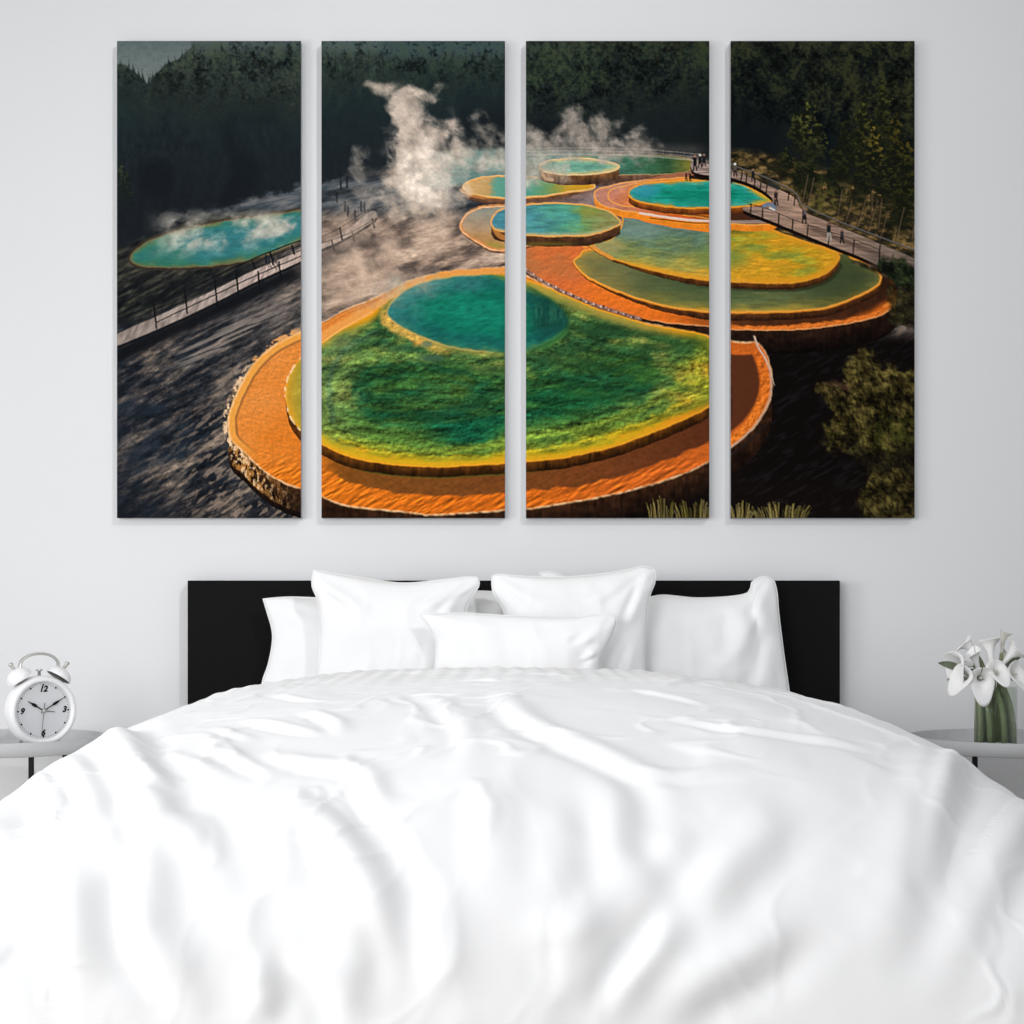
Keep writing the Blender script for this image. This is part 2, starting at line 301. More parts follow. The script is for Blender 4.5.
    put(aa(dC)*sm(8, 1, -dC)*sm(735, 760, X)*.9, '#e09a1e')
    put(aa(dC)*sm(5, 1, np.abs(Y-231-(X-731)*.02))*sm(760, 735, X)*(X > 715)*.7, '#5c5a20')
    rim(C, 1.6, '#e59a2c', .9)
    stroke([(585, 247), (589, 240), (596, 249), (612, 258)], 4.0, '#e8943c', .8)
    # ragged pale lip along the terrace front left, orange strip right
    stroke([(526, 270), (540, 280), (560, 290), (590, 303), (620, 313), (640, 319)], 3.6, '#8a6a5c', .85)
    for i in range(46):
        t_ = i/46; x = 526+t_*115; y = np.interp(x, [526, 540, 560, 590, 620, 640], [270, 280, 290, 303, 313, 319])
        put(np.clip(1.3-np.hypot(X-x, Y-y-rng.uniform(-1.2, 1.2))*rng.uniform(.7, 1.3), 0, 1)*.85, ('#e8cdb8', '#3a2018', '#c09080')[i % 3])
    put(sm(2.2, .6, np.abs(dA+2.0+(n3-.5)*3))*sm(720, 745, X)*sm(305, 312, Y), '#ee7e28')
    fr = aa(dA)*sm(5.5, 3.5, -dA+(fbm(12, 4, 117, 3)-.5)*5)*sm(690, 760, X)*sm(298, 306, Y); put(fr, shade(grad(X, [(700, '#ee7a2a'), (890, '#dd7428')]), emboss(4, 3, 118, 3, k=.7)))
    put(sm(.9, .3, np.abs(dA))*sm(640, 660, X)*sm(300, 306, Y)*.7, '#f0a86a')
    stroke([(884, 306), (892, 303), (895, 309)], 2.2, '#f08a34', .9)

    # ------------------------------------------------ upper right terraces and turquoise pool
    T1 = spline([(594, 197), (597, 190), (610, 186), (640, 181), (720, 178), (775, 195), (775, 222), (731, 224), (709, 223), (680, 220), (650, 214), (625, 211), (604, 206)])
    T1b = spline([(594, 197), (604, 206), (625, 211), (660, 217), (709, 224), (731, 226), (731, 232), (709, 231), (680, 228), (655, 224), (630, 216), (612, 211)])
    put(aa(dist(spline([(622, 212), (660, 217), (720, 226), (720, 233), (690, 230), (650, 223)]))), '#ee8420')
    wall(T1, 7, '#f08a22', '#ea8622', 13, .15)
    put(aa(dist(T1)), shade(grad(X, [(594, '#c58872'), (630, '#c9785a'), (680, '#d8641e'), (731, '#6a3a1c')]), (fbm(10, 4, 119, 3)-.5)*.35))
    rim(T1, 1.5, '#f0a450', .9)
    T2 = spline([(608, 197), (611, 190), (625, 186), (650, 182), (720, 180), (770, 196), (772, 212), (731, 218), (709, 218), (680, 214), (650, 208), (625, 206), (613, 202)])
    put(aa(dist(T2)), shade(grad(X, [(608, '#cc8068'), (630, '#d87a44'), (670, '#e07418'), (731, '#b25e1a')]), (fbm(10, 4, 120, 3)-.5)*.3)); rim(T2, 1.3, '#f2a648', .9)
    stroke([(640, 213), (665, 217), (690, 220), (709, 221), (735, 222), (765, 222)], 2.2, '#e4cabc', .95); stroke([(650, 218), (690, 222.5), (709, 223.5)], 1.0, '#5a2c14', .8)
    put(aa(dist(spline([(725, 204), (772, 206), (775, 222), (725, 219)]))), '#4a2a1a'); stroke([(725, 222), (766, 221.5)], 3, '#9a8478', .9)
    stroke([(640, 206), (680, 213), (709, 217)], 2.2, '#6a3315', .55)
    tp = spline([(629, 194), (634, 187), (650, 183), (680, 181), (709, 180.5), (731, 181), (748, 187), (762, 194), (771, 200), (764, 204), (745, 206), (731, 207.5), (709, 208), (680, 208), (655, 205), (637, 201)])
    wall(tp, 7, '#a85a1c', '#4a2413', 14, .5); dt = dist(tp)
    put(aa(dt), shade(grad(-dt+(fbm(10, 4, 121, 3)-.5)*6, [(0, '#a89440'), (2, '#4c9c80'), (5, '#229a88'), (12, '#12886e')]), (fbm(9, 2, 122, 3)-.5)*.4))
    put(aa(dt)*sm(22, 6, np.hypot((X-645), (Y-190)*1.8))*.6, '#3d92b4'); put(aa(dt)*sm(40, 12, np.hypot((X-700), (Y-199)*3.4))*.5, '#12806a')
    put(aa(dt)*sm(6, 2, -dt)*sm(745, 762, X)*.9, '#bfa632')
    rim(tp, 1.6, '#eb9a2e', .95)
    # pool F
    E = spline([(461, 226), (466, 215), (478, 208), (495, 206), (540, 206), (560, 230), (520, 247), (493, 249), (482, 243), (468, 235)])
    wall(E, 4, '#b8743c', '#5a3a2a', 15, .7)
    put(aa(dist(E)), shade(grad(Y+(fbm(8, 5, 124, 3)-.5)*10, [(208, '#8f9284'), (225, '#a98f72'), (240, '#b98a54'), (247, '#a08a40')]), (fbm(9, 4, 123, 3)-.5)*.2))
    rim(E, 3.2, '#d98a4a', .95, breakup=.6); rim(E, 1.2, '#f6c89a', .9, off=(-.6, .4), breakup=.5, seed=8)
    F = spline([(491, 222), (496, 213), (508, 207.5), (530, 204.5), (560, 203), (588, 205.5), (608, 211), (619, 219), (620, 224), (610, 229), (590, 235), (560, 236), (525, 235), (505, 232), (494, 228)])
    wall(F, 10, '#6a4226', '#2f2019', 16, .5)
    stroke([(494, 226), (500, 236), (515, 240)], 5, '#d88c40', .7)
    put(sm(248, 243, Y)*sm(240, 245, Y)*sm(520, 530, X)*sm(585, 560, X)*.6, '#8a7c28')
    dF = dist(F)
    put(aa(dF), shade(grad(X+(fbm(12, 6, 125, 3)-.5)*40, [(495, '#42808f'), (530, '#4a8c92'), (565, '#4f9a84'), (585, '#6f945a'), (610, '#8f8c54')]), (fbm(12, 2.5, 126, 4)-.5)*.45))
    put(aa(dF)*sm(5, 1, -dF)*sm(222, 232, Y)*.7, '#c0b888'); put(aa(dF)*sm(18, 5, np.hypot((X-590), (Y-211)*2))*.5, '#9c9c3a')
    rim(F, 1.7, '#e6a858', .95)

    # ------------------------------------------------ main terrace: orange outer ring
    O = spline([(229, 430), (229, 415), (235, 398), (243, 381), (256, 362), (275, 345), (301, 332), (322, 323), (350, 308), (372, 299), (390, 290), (415, 279), (445, 272), (480, 269), (510, 268), (535, 280), (600, 312), (680, 330), (735, 342), (757, 343), (767, 357), (772, 380), (769, 402), (758, 422), (745, 436), (731, 447), (709, 462), (680, 475), (640, 488), (600, 497), (560, 504), (525, 509), (480, 512), (430, 515), (405, 512), (370, 509), (340, 504), (322, 497), (301, 489), (280, 481), (262, 469), (245, 453), (233, 442)])
    wall(O, 30, '#3a2214', '#100c0b', 17, .8)
    lw = sm(310, 245, X)*sm(400, 430, Y)
    dOw = np.minimum.reduce([dist(O, off=(0, k)) for k in (0, 8, 16, 24)])
    put(aa(dOw)*lw*sm(.42, .62, fbm(3, 6, 127, 3))*.9, '#b07838')
    put(aa(dOw)*lw*sm(.55, .7, fbm(2, 3, 128, 3))*.8, '#e8c090')
    dO = dist(O)
    og = grad((X-230)/400+(Y-330)/500+(fbm(40, 20, 129, 3)-.5)*.3, [(0, '#e0914a'), (.3, '#dc802e'), (.55, '#d6721a'), (1, '#d26818'), (1.4, '#cc6220')])
    rip = emboss(4.5, 2.4, 130, 3, ang=.45, k=.3)+emboss(14, 3.2, 131, 2, ang=-.5, k=1.0)*sm(440, 480, Y)
    put(aa(dO), shade(og, rip))
    # light rim of the outer ring
    put(sm(5.5, 3, np.abs(dO+3.4))*sm(330, 300, X)*sm(470, 430, Y+0*X)*.8, '#eaa243'); put(sm(1.8, .6, np.abs(dO+7.5))*sm(325, 300, X)*sm(460, 430, Y)*.55, '#7a4a2c')
    rim(O, 2.0, '#eec08c', .85, breakup=.7, seed=44)
    put(sm(3.5, 1, np.abs(dO-2.5))*sm(310, 290, X)*sm(420, 350, Y)*sm(.45, .6, fbm(4, 3, 132, 2))*.9, '#e4a160')
    put(sm(4, 1, np.abs(dO-3))*sm(255, 240, X)*sm(.48, .6, fbm(3, 3, 133, 2))*.9, '#ecc49a')
    # inner rim line where ring back edge meets the ground
    stroke([(322, 324), (350, 309), (385, 298)], 1.2, '#b86a30', .9)
    # ------------------------------------------------ green pool
    G = spline([(286, 398), (287, 382), (294, 368), (303, 358), (322, 343), (336, 333), (352, 324), (371, 314), (380, 303), (395, 293), (415, 283), (445, 276), (480, 273), (510, 273), (530, 281), (560, 293), (590, 306), (620, 316), (650, 325), (680, 330), (706, 336), (718, 350), (723, 372), (720, 392), (709, 406), (690, 416), (665, 427), (640, 437), (615, 446), (590, 452), (560, 458), (525, 461.5), (490, 464), (440, 466.5), (400, 465), (370, 461), (345, 455), (322, 444), (303, 432), (291, 416)])
    # shadow the pool wall throws on the ring
    shG = np.minimum.reduce([dist(G, off=(k*.35, k), pad=50) for k in (6, 14, 22, 29)])
    put(aa(shG+(fbm(14, 5, 134, 3)-.5)*5, 1.8)*aa(dO)*sm(312, 345, X)*.88, shade(grad(X+0*Y, [(322, '#744619'), (420, '#70441f'), (600, '#683a1e'), (709, '#4e2a1a'), (745, '#3a231b')]), (fbm(4, 3, 135, 3)-.5)*.3))
    wall(G, 11, '#6a3c12', '#24150a', 18, .7)
    put(sm(1.2, .4, np.abs(dist(G, off=(0, 11))))*sm(340, 380, X)*sm(560, 500, X)*sm(440, 460, Y)*.6, '#5a5a1c')
    dG = dist(G)
    w1 = fbm(34, 16, 136, 4); w2 = fbm(60, 30, 137, 3)
    inner = -dG+(w1-.5)*22
    gcol = grad(inner, [(0, '#e79a14'), (4, '#d79c1a'), (7, '#a08f1c'), (12, '#76842a'), (20, '#597a30'), (38, '#467032'), (60, '#34602e')])
    upper = grad(fbm(20, 9, 138, 4)+(w2-.5)*.3, [(.3, '#2c5230'), (.45, '#436634'), (.58, '#5f7838'), (.75, '#8a8a42')])
    ku = sm(430, 385, Y+(w1-.5)*30)*sm(.0, 10, -dG)
    gcol = gcol*(1-ku[..., None])+upper*ku[..., None]
    # left shelf: cooler olive
    kl = sm(375, 330, X)[..., None]*.55; gcol = gcol*(1-kl)+grad(w1, [(.3, '#5c7a44'), (.6, '#7a8c50')])*kl
    ky = (sm(660, 712, X+(w1-.5)*40)*.9)[..., None]; gcol = gcol*(1-ky)+grad(w1, [(.3, '#6f7a22'), (.55, '#9a9526'), (.8, '#c9952a')])*ky
    put(aa(dG), gcol)
    inG = aa(dG)
    # dark deep patches
    dp = dist(spline([(349, 388), (358, 376), (372, 366), (400, 360), (440, 362), (480, 368), (505, 372), (540, 366), (590, 352), (620, 345), (650, 352), (668, 368), (660, 385), (640, 398), (610, 410), (580, 420), (545, 424), (525, 428), (508, 430), (492, 440), (475, 446), (455, 445), (435, 438), (405, 432), (378, 426), (362, 412), (352, 402)]), pad=60)+(fbm(22, 9, 139, 4)-.5)*16
    put(inG*sm(4, -12, dp)*.85, grad(fbm(24, 7, 140, 4)+(Y-400)/220, [(.28, '#335a28'), (.42, '#234d28'), (.55, '#18482c'), (.75, '#135038')]))
    put(inG*sm(40, 10, np.hypot((X-480)/1.6, (Y-432)*1.7))*.5*sm(8, -4, dp), '#0f5f42')
    put(inG*sm(44, 10, np.hypot((X-565)/1.6, (Y-400)*1.5))*.45*sm(8, -4, dp), '#185c34')
    put(inG*sm(46, 12, np.hypot((X-430)/1.7, (Y-398)*2))*.45*sm(.4, .6, w1), '#56803a')
    # pale shelves and dark furrows that curve with the pool
    for pts, w, c, a in (([(325, 420), (335, 385), (352, 362), (385, 352), (430, 360)], 9, '#7a9448', .5), ([(333, 420), (329, 390), (336, 362), (355, 342), (375, 334)], 5, '#40604a', .5),
                         ([(352, 395), (362, 374), (400, 364), (440, 368), (490, 380)], 3, '#1f5030', .6), ([(365, 385), (400, 376), (450, 382), (500, 388)], 2.2, '#2a5a34', .6),
                         ([(370, 402), (410, 396), (460, 400), (500, 396)], 3, '#24572f', .55), ([(380, 418), (420, 412), (465, 416)], 2.4, '#1a5036', .5),
                         ([(536, 402), (570, 388), (610, 372), (650, 358)], 4, '#1e4a2c', .6), ([(530, 385), (580, 372), (630, 352), (665, 350)], 5, '#234c2c', .55),
                         ([(530, 352), (570, 348), (610, 334), (650, 336), (690, 350)], 7, '#2e5830', .5), ([(590, 322), (630, 330), (680, 344)], 5, '#35602f', .55), ([(545, 372), (575, 360), (600, 350)], 4, '#6a8f3c', .4),
                         ([(330, 432), (380, 446), (440, 452), (505, 442), (530, 436), (600, 424), (660, 398), (700, 370)], 6, '#93a032', .45), ([(340, 440), (400, 455), (470, 457), (540, 450), (620, 432), (690, 400)], 3, '#c6a81e', .45)):
        P = spline(pts, False, 6); d = dist(P, False, pad=w*2+6, wob=1.6); put(inG*sm(w, w*.2, d)*a, c)
    tex = emboss(5.0, 2.6, 141, 3, ang=-.12, dx=-.9, dy=-.9, k=.8, wx=w1*1.5)+emboss(19, 7, 142, 2, dx=-2, dy=-2, k=.9)+(fbm(1, 1, 143, 4, x=np.arctan2((Y-395)*1.9, X-505)*5+w1*2, y=dG/4.2+w1*3)-.5)*.75+(fbm(1, 1, 147, 3, x=np.arctan2((Y-395)*1.9, X-505)*16, y=dG/2.0+w1*4)-.5)*.35+(fbm(2.2, 1.8, 144, 2)-.5)*.4
    IMG[:] = np.where((inG > 0)[..., None], IMG*(1+tex[..., None]*inG[..., None]*sm(0, 14, -dG+(w1-.5)*9)[..., None]), IMG)
    for x, y, rx, ry, c, a_ in ((600, 330, 60, 9, '#24482a', .6), (665, 345, 40, 8, '#2a4c26', .55), (570, 360, 50, 10, '#22482a', .6), (640, 375, 30, 14, '#3a7030', .35), (475, 372, 40, 8, '#1f4a2c', .5), (400, 345, 34, 5, '#33563a', .45), (345, 345, 14, 8, '#4a6244', .5), (600, 395, 50, 10, '#2c6a34', .4), (440, 410, 50, 5, '#15402a', .4)):
        put(inG*sm(1.15, .2, np.hypot((X-x+(w1-.5)*24)/rx, (Y-y+(w2-.5)*20)/ry))*a_, c)
    # upper right shelf near the terrace lip
    put(inG*sm(13, 2, -dist(G, off=(0, 1)))*sm(520, 535, X)*sm(700, 640, X)*sm(345, 325, Y)*.7, '#a89648')
    # yellow lip along the front
    put(inG*sm(6.5, 2.5, -dG+(fbm(9, 4, 143, 3)-.5)*4)*sm(395, 425, Y), grad(X, [(290, '#e39a22'), (400, '#e89c14'), (709, '#e8921c')]))
    put(inG*sm(12, 5, -dG+(fbm(12, 4, 144, 3)-.5)*7)*sm(415, 440, Y)*.55, '#cbb01e')
    rim(G, 1.8, '#f0a024', .85); put(sm(2.4, .8, np.abs(dG))*sm(322, 300, X)*sm(.4, .55, fbm(3, 3, 145, 2))*.9, '#f0cc98')
    put(aa(dG)*sm(322, 300, X)*.75, shade(grad(X, [(286, '#dc9a24'), (302, '#b59a2c')]), rip*.4))
    # orange band round the back of the pool
    stroke([(322, 336), (345, 322), (372, 308), (390, 297), (412, 284), (445, 275), (480, 271.5), (508, 271)], 6.5, '#e69a4a', .95, wob=.7)
    stroke([(322, 329), (345, 315), (372, 303), (392, 293)], 1.4, '#c87638', .7); stroke([(322, 342), (345, 327), (372, 312)], 2.0, '#f0b060', .8)
    # ------------------------------------------------ teal pool
    tl = spline([(387, 312), (391, 304), (400, 294), (413, 286), (432, 280), (455, 276), (480, 275), (500, 276), (520, 284), (542, 295), (560, 307), (568, 318), (567, 328), (558, 338), (545, 345), (527, 351), (505, 353), (480, 351), (455, 348), (436, 342), (418, 335), (400, 326), (390, 319)])
    d = dist(tl)
    yb = sm(12, 5, d+(fbm(9, 7, 146, 3)-.5)*7)*sm(465, 425, X)*sm(300, 318, Y+(X-385)*.05)
    put(yb, shade(grad(fbm(10, 6, 147, 3), [(.3, '#b89a48'), (.6, '#d9a548'), (.8, '#e8a850')]), emboss(5, 4, 148, 3, k=.9)))
    put(sm(6, 2, np.abs(d-1))*sm(535, 480, X)*sm(330, 345, Y)*.4, '#a59a4a')
    put(sm(4.5, 2, np.hypot((X-427)/1.7, (Y-344)))*.8, '#5b7358'); put(sm(5, 2, np.hypot((X-432)/3.4, (Y-358)))*.8, '#3f5f48')
    tcol = grad(-d+(fbm(14, 8, 149, 3)-.5)*10, [(0, '#4a7c54'), (3, '#24705e'), (9, '#17645c'), (20, '#11725a'), (34, '#157e64')])
    kt = sm(440, 392, X+(Y-310)*.4)[..., None]*.6; tcol = tcol*(1-kt)+hexc('#3c7d7e')*kt
    kr = sm(515, 545, X)[..., None]*sm(350, 325, Y)[..., None]*.95; tcol = tcol*(1-kr)+hexc('#174a40')*kr
    ktop = (sm(304, 280, Y+(fbm(14, 9, 150, 3)-.5)*14)*sm(500, 470, X)*.6)[..., None]; tcol = tcol*(1-ktop)+hexc('#3f7c7c')*ktop
    put(aa(d, 1.2), shade(tcol, (fbm(7, 2.4, 151, 4, ang=-.2)-.5)*.4))
    put(aa(d, 1.2)*sm(520, 532, X)*sm(.45, .6, fbm(2.0, 12, 152, 2))*sm(300, 312, Y)*sm(330, 312, Y)*.4, '#3b7d58')
    put(sm(5, 1, np.abs(d))*sm(525, 550, X)*sm(325, 335, Y)*.8, '#4f9040'); put(sm(4, 1, np.abs(d+1))*sm(300, 290, Y)*sm(490, 500, X)*.5, '#7a8a3e')
    put(sm(3, .6, np.abs(d))*sm(525, 535, X)*.6, '#2c5a34'); put(sm(1.5, .4, np.abs(d))*sm(500, 470, X)*.6, '#c8a85c')
    # right end of the ring
    put(aa(dO)*sm(13, 9, -dO+(fbm(9, 7, 153, 3)-.5)*7)*sm(715, 735, X)*sm(345, 358, Y), shade(grad(Y, [(350, '#d96c20'), (450, '#e57a26')]), emboss(4, 4, 154, 3, k=.9)))
    put(aa(dO)*sm(11, 14, -dO)*sm(715, 728, X)*.85, '#4a281c')
    stroke([(755, 337), (757, 346), (766, 360), (771, 380), (769, 400), (758, 421), (745, 436), (731, 447)], 2.0, '#c8a084', .85); stroke([(754, 336), (760, 350), (769, 366), (774, 385)], .8, '#e0c8b4', .8)
    stroke([(731, 455), (745, 445), (765, 425)], 3, '#2a211f', .7)
    # ------------------------------------------------ right boardwalk
    deck = spline([(692, 161), (712, 165), (731, 169), (748, 175), (764, 184), (780, 190), (795, 198), (801, 207), (808, 214), (830, 222), (855, 233), (885, 246), (920, 262), (920, 276), (900, 271), (880, 266), (858, 256), (832, 246), (810, 237), (788, 228), (766, 219), (745, 211), (745, 207), (765, 206), (773, 200), (762, 190), (748, 183), (731, 178), (712, 176), (694, 172)], True, 4)
    put(aa(dist(deck, wob=.1, off=(0, 3.5))), '#1a1210')
    put(aa(dist(deck, wob=.1)), shade(grad(X, [(692, '#a08c84'), (740, '#8f776a'), (800, '#a58672'), (850, '#8d7566'), (914, '#75665c')]), (fbm(16, 1.6, 155, 2, ang=.1)-.5)*.5))
    put(sm(4, 1, np.abs(Y-np.interp(X, [800, 914], [224, 268])))*sm(800, 815, X)*.4, '#3a2c26')
    stroke([(692, 177), (731, 182)], 3.2, '#17110f', .9); stroke([(688, 174), (735, 171)], .8, '#2a221f', .7, smooth=False)
    for pts in ([(731, 165), (750, 172), (766, 178), (783, 186), (797, 195), (803, 205), (830, 218), (860, 230), (914, 250)], ):
        stroke(pts, 1.1, '#4d4a4a', .9); stroke([(x, y+4.5) for x, y in pts], .8, '#2c2523', .8); stroke([(x, y-.8) for x, y in pts], .5, '#8d8a88', .7)
    stroke([(748, 204), (765, 208), (790, 218), (812, 226), (850, 238), (880, 250)], .7, '#2b2320', .8)
    for x, y, h in ((751, 204, 13), (763, 208, 12), (779, 214, 13), (793, 220, 12), (808, 226, 12), (829, 232, 13), (854, 240, 15), (880, 245, 20), (755, 180, 9), (761, 183, 9), (767, 186, 9), (747, 174, 10), (731, 172, 8), (789, 192, 8), (795, 197, 8), (742, 171, 9)):
        stroke([(x, y), (x-1, y+h)], 1.5, '#1c1512', .95, smooth=False)
    # people on the boardwalks
    def folk(x, y, h, c, hd='#8a6a58', leg='#1d1b1e'):
        stroke([(x, y-h*.8), (x, y-h*.38)], h*.24, c, .98, smooth=False); stroke([(x-h*.06, y-h*.4), (x-h*.1, y)], h*.11, leg, .95, smooth=False); stroke([(x+h*.06, y-h*.4), (x+h*.12, y)], h*.11, leg, .95, smooth=False)
        put(np.clip(h*.1+.5-np.hypot(X-x, Y-(y-h*.92)), 0, 1), hd)
    for a in ((735, 176, 13, '#5a5048', '#d8d0c8'), (753, 181, 12, '#1e232c'), (776, 205, 15, '#2c2326'), (775, 207, 9, '#4a3a34'), (804, 223, 16, '#46404a'), (805, 219, 10, '#6a5a60'), (829, 240, 17, '#1d2326', '#6a5040', '#a59a90'), (842, 243, 14, '#38343a'), (695, 170, 15, '#14161a'), (700, 167, 13, '#1a1b20', '#cfc4ba'), (704, 166, 12, '#1c1c22'), (686, 181, 9, '#1b1a20'), (690, 181, 9, '#1a191e')): folk(*a)
    stroke([(764, 206), (770, 204), (775, 208)], 3.6, '#6d7f92', .9); stroke([(770, 208), (774, 210)], 2.2, '#d8d4d0', .8)
    stroke([(770, 184), (778, 188)], 4, '#2b3436', .8)

    # ------------------------------------------------ shrubs and grass, lower right
    put(aa(dist(spline([(852, 262), (890, 268), (916, 272), (920, 320), (895, 322), (897, 300), (890, 280)])), 3)*.9, grad(fbm(8, 6, 161, 4), [(.3, '#15120e'), (.5, '#33291d'), (.65, '#5d4c3c'), (.8, '#8f7c68')]))
    def clump(poly, stops, seed, a=1.0, s=5):
        d = dist(spline(poly), pad=30, wob=2.2)+(fbm(9, 9, seed, 3)-.5)*16
        v = fbm(s*2.4, s*2, seed+3, 4)*.6+fbm(s*.8, s, seed+4, 3)*.4+emboss(s*.8, s*.9, seed+5, 3, dx=1.0, dy=-1.2, k=.5)
        put(sm(4, -3, d)*a, grad(v, stops))
    clump([(880, 262), (905, 262), (920, 275), (918, 290), (895, 285)], [(.3, '#0f120e'), (.55, '#20281a'), (.75, '#3c4226')], 171)
    clump([(888, 290), (918, 292), (920, 325), (892, 322)], [(.3, '#120f0c'), (.55, '#2c2c18'), (.75, '#50482a')], 172, .8)
    st = [(.3, '#110f0a'), (.42, '#25200f'), (.54, '#3d361b'), (.66, '#5a5028'), (.8, '#7d7038')]
    clump([(818, 388), (840, 380), (850, 356), (868, 352), (882, 366), (905, 368), (920, 380), (920, 450), (900, 462), (870, 460), (850, 452), (828, 452), (822, 430), (832, 415)], st, 173)
    clump([(845, 440), (880, 450), (918, 452), (918, 500), (900, 485), (870, 475)], [(.3, '#0e0c0a'), (.5, '#1e1a10'), (.7, '#37321c')], 177, .9)
    clump([(868, 482), (890, 470), (918, 480), (920, 521), (868, 521), (862, 505)], st, 175, .9)
    put(sm(18, 6, np.hypot((X-838)/1.2, (Y-388)*1.6))*.45*sm(.4, .6, fbm(4, 4, 178, 3)), '#6e4a3a')
    put(sm(30, 8, np.hypot((X-895)/1.3, (Y-432)))*.35*sm(.4, .6, fbm(4, 4, 179, 3)), '#5f6a26')
    rg = np.random.RandomState(9)
    for x0, x1, yt, n in ((650, 672, 494, 26), (676, 711, 496, 34), (731, 752, 500, 26), (757, 806, 500, 60)):
        for i in range(n):
            x = rg.uniform(x0, x1); h = rg.uniform(.5, 1)*(521-yt)*(1-abs((x-(x0+x1)/2)/(x1-x0))*.6); lean = (x-(x0+x1)/2)*.25+rg.uniform(-2, 2)
            stroke([(x, 521), (x+lean*.4, 521-h*.6), (x+lean, 521-h)], rg.uniform(.6, 1.1), ('#6e6230', '#8f8044', '#57501f', '#a5925a')[rg.randint(4)], .7, n=2)

    # ------------------------------------------------ steam
    def steam(blobs, col, seed, a=1.0, s=15, warp=20, thr=.5, edge=.42):
        dens = np.zeros_like(X)
        wx = (fbm(20, 20, seed+50, 4)-.5)*warp*2; wy = (fbm(20, 20, seed+60, 4)-.5)*warp*2
        for (cx, cy, rx, ry, k) in blobs:
            q = ((X+wx-cx)/rx)**2+((Y+wy-cy)/ry)**2
            dens = 1-(1-dens)*(1-np.clip(k, 0, 1)*np.exp(-q*.8))
        n = fbm(s, s*.8, seed, 6, ang=.6, wx=wx*.04, wy=wy*.04)
        m = sm(thr-edge, thr+edge, dens*.95+(n-.5)*1.15)*sm(.02, .3, dens)
        sh = fbm(s*.5, s*.45, seed+9, 5, wx=wy*.05)
        c = hexc(col)*(.72+.5*sh[..., None])
        mm = np.clip(m*a, 0, 1)[..., None]
        IMG[:] = IMG*(1-mm)+np.clip(c, 0, 1)*mm
    steam([(372, 86, 9, 6, .7), (386, 92, 14, 9, .85), (402, 102, 15, 12, .85), (424, 96, 15, 7, .6), (436, 94, 8, 6, .5), (406, 118, 14, 16, .85), (414, 134, 17, 16, .9), (430, 140, 18, 14, .85), (452, 130, 13, 14, .8), (462, 140, 10, 10, .6), (412, 160, 20, 20, .9), (438, 160, 20, 22, .85)], '#c9b7a7', 201, .95, 15, 10, .5, .36)
    steam([(405, 190, 30, 16, .85), (430, 203, 34, 14, .8), (398, 210, 28, 12, .7), (455, 198, 22, 10, .5)], '#d0bba6', 205, .9, 15, 12, .52, .4)
    steam([(425, 165, 22, 24, .9), (430, 184, 28, 15, .85), (412, 175, 14, 20, .7)], '#e6d6c6', 211, .85, 14, 10, .5, .42)
    steam([(478, 124, 9, 14, .6), (486, 138, 9, 12, .55), (500, 142, 10, 10, .65), (358, 160, 11, 12, .8), (356, 174, 10, 10, .6), (362, 188, 10, 10, .5), (345, 200, 20, 9, .4)], '#a2988c', 221, .7, 9, 8, .52, .4)
    steam([(488, 160, 30, 14, .55), (535, 158, 26, 18, .8), (530, 142, 16, 14, .75), (548, 174, 22, 9, .5), (460, 158, 14, 10, .6), (524, 178, 14, 12, .6)], '#c2b5a6', 231, .85, 12, 10, .5, .42)
    steam([(574, 118, 7, 9, .75), (564, 130, 8, 13, .8), (578, 136, 10, 16, .85), (604, 130, 15, 12, .75), (608, 146, 18, 12, .75), (636, 138, 14, 10, .7), (645, 150, 12, 8, .6), (585, 152, 28, 8, .65), (625, 150, 20, 8, .55)], '#b5a89b', 241, .85, 10, 9, .5, .42)
    steam([(345, 285, 40, 20, .55), (370, 255, 44, 22, .6), (345, 225, 34, 16, .4), (400, 285, 30, 14, .4), (420, 245, 30, 14, .45), (450, 225, 24, 10, .4)], '#c9ae98', 251, .75, 20, 14, .45, .45)
    steam([(405, 297, 22, 14, .5), (440, 285, 18, 8, .4)], '#7fa3a0', 261, .35, 14)
    steam([(606, 200, 22, 9, .5), (625, 188, 18, 7, .45)], '#c0a8a4', 271, .4, 14)
    lum = IMG.mean(-1, keepdims=True); IMG[:] = np.clip(lum+(IMG-lum)*.94, 0, 1)**1.05
    # crisper edges, as printed
    bl = IMG.copy()
    for k in range(2):
        bl[1:-1] = (bl[:-2]+bl[1:-1]*2+bl[2:])/4; bl[:, 1:-1] = (bl[:, :-2]+bl[:, 1:-1]*2+bl[:, 2:])/4
    IMG[:] = np.clip(IMG+(IMG-bl)*.9, 0, 1)
    # fine print grain
    IMG[:] = IMG*(1+((fbm(1.3, 1.3, 301, 2)-.5)*.12)[..., None])
    return np.clip(IMG, 0, 1), S

PICT_S = 1.35
WORLD, P_LEFT, P_TOP, P_CAN, P_SPOT, P_OVER = .47, 54, 28, 8.5, 30, 4.0
import bpy, bmesh, math, random
from mathutils import Vector, Matrix, Euler
PI = math.pi
C = bpy.context.scene.collection
scene = bpy.context.scene

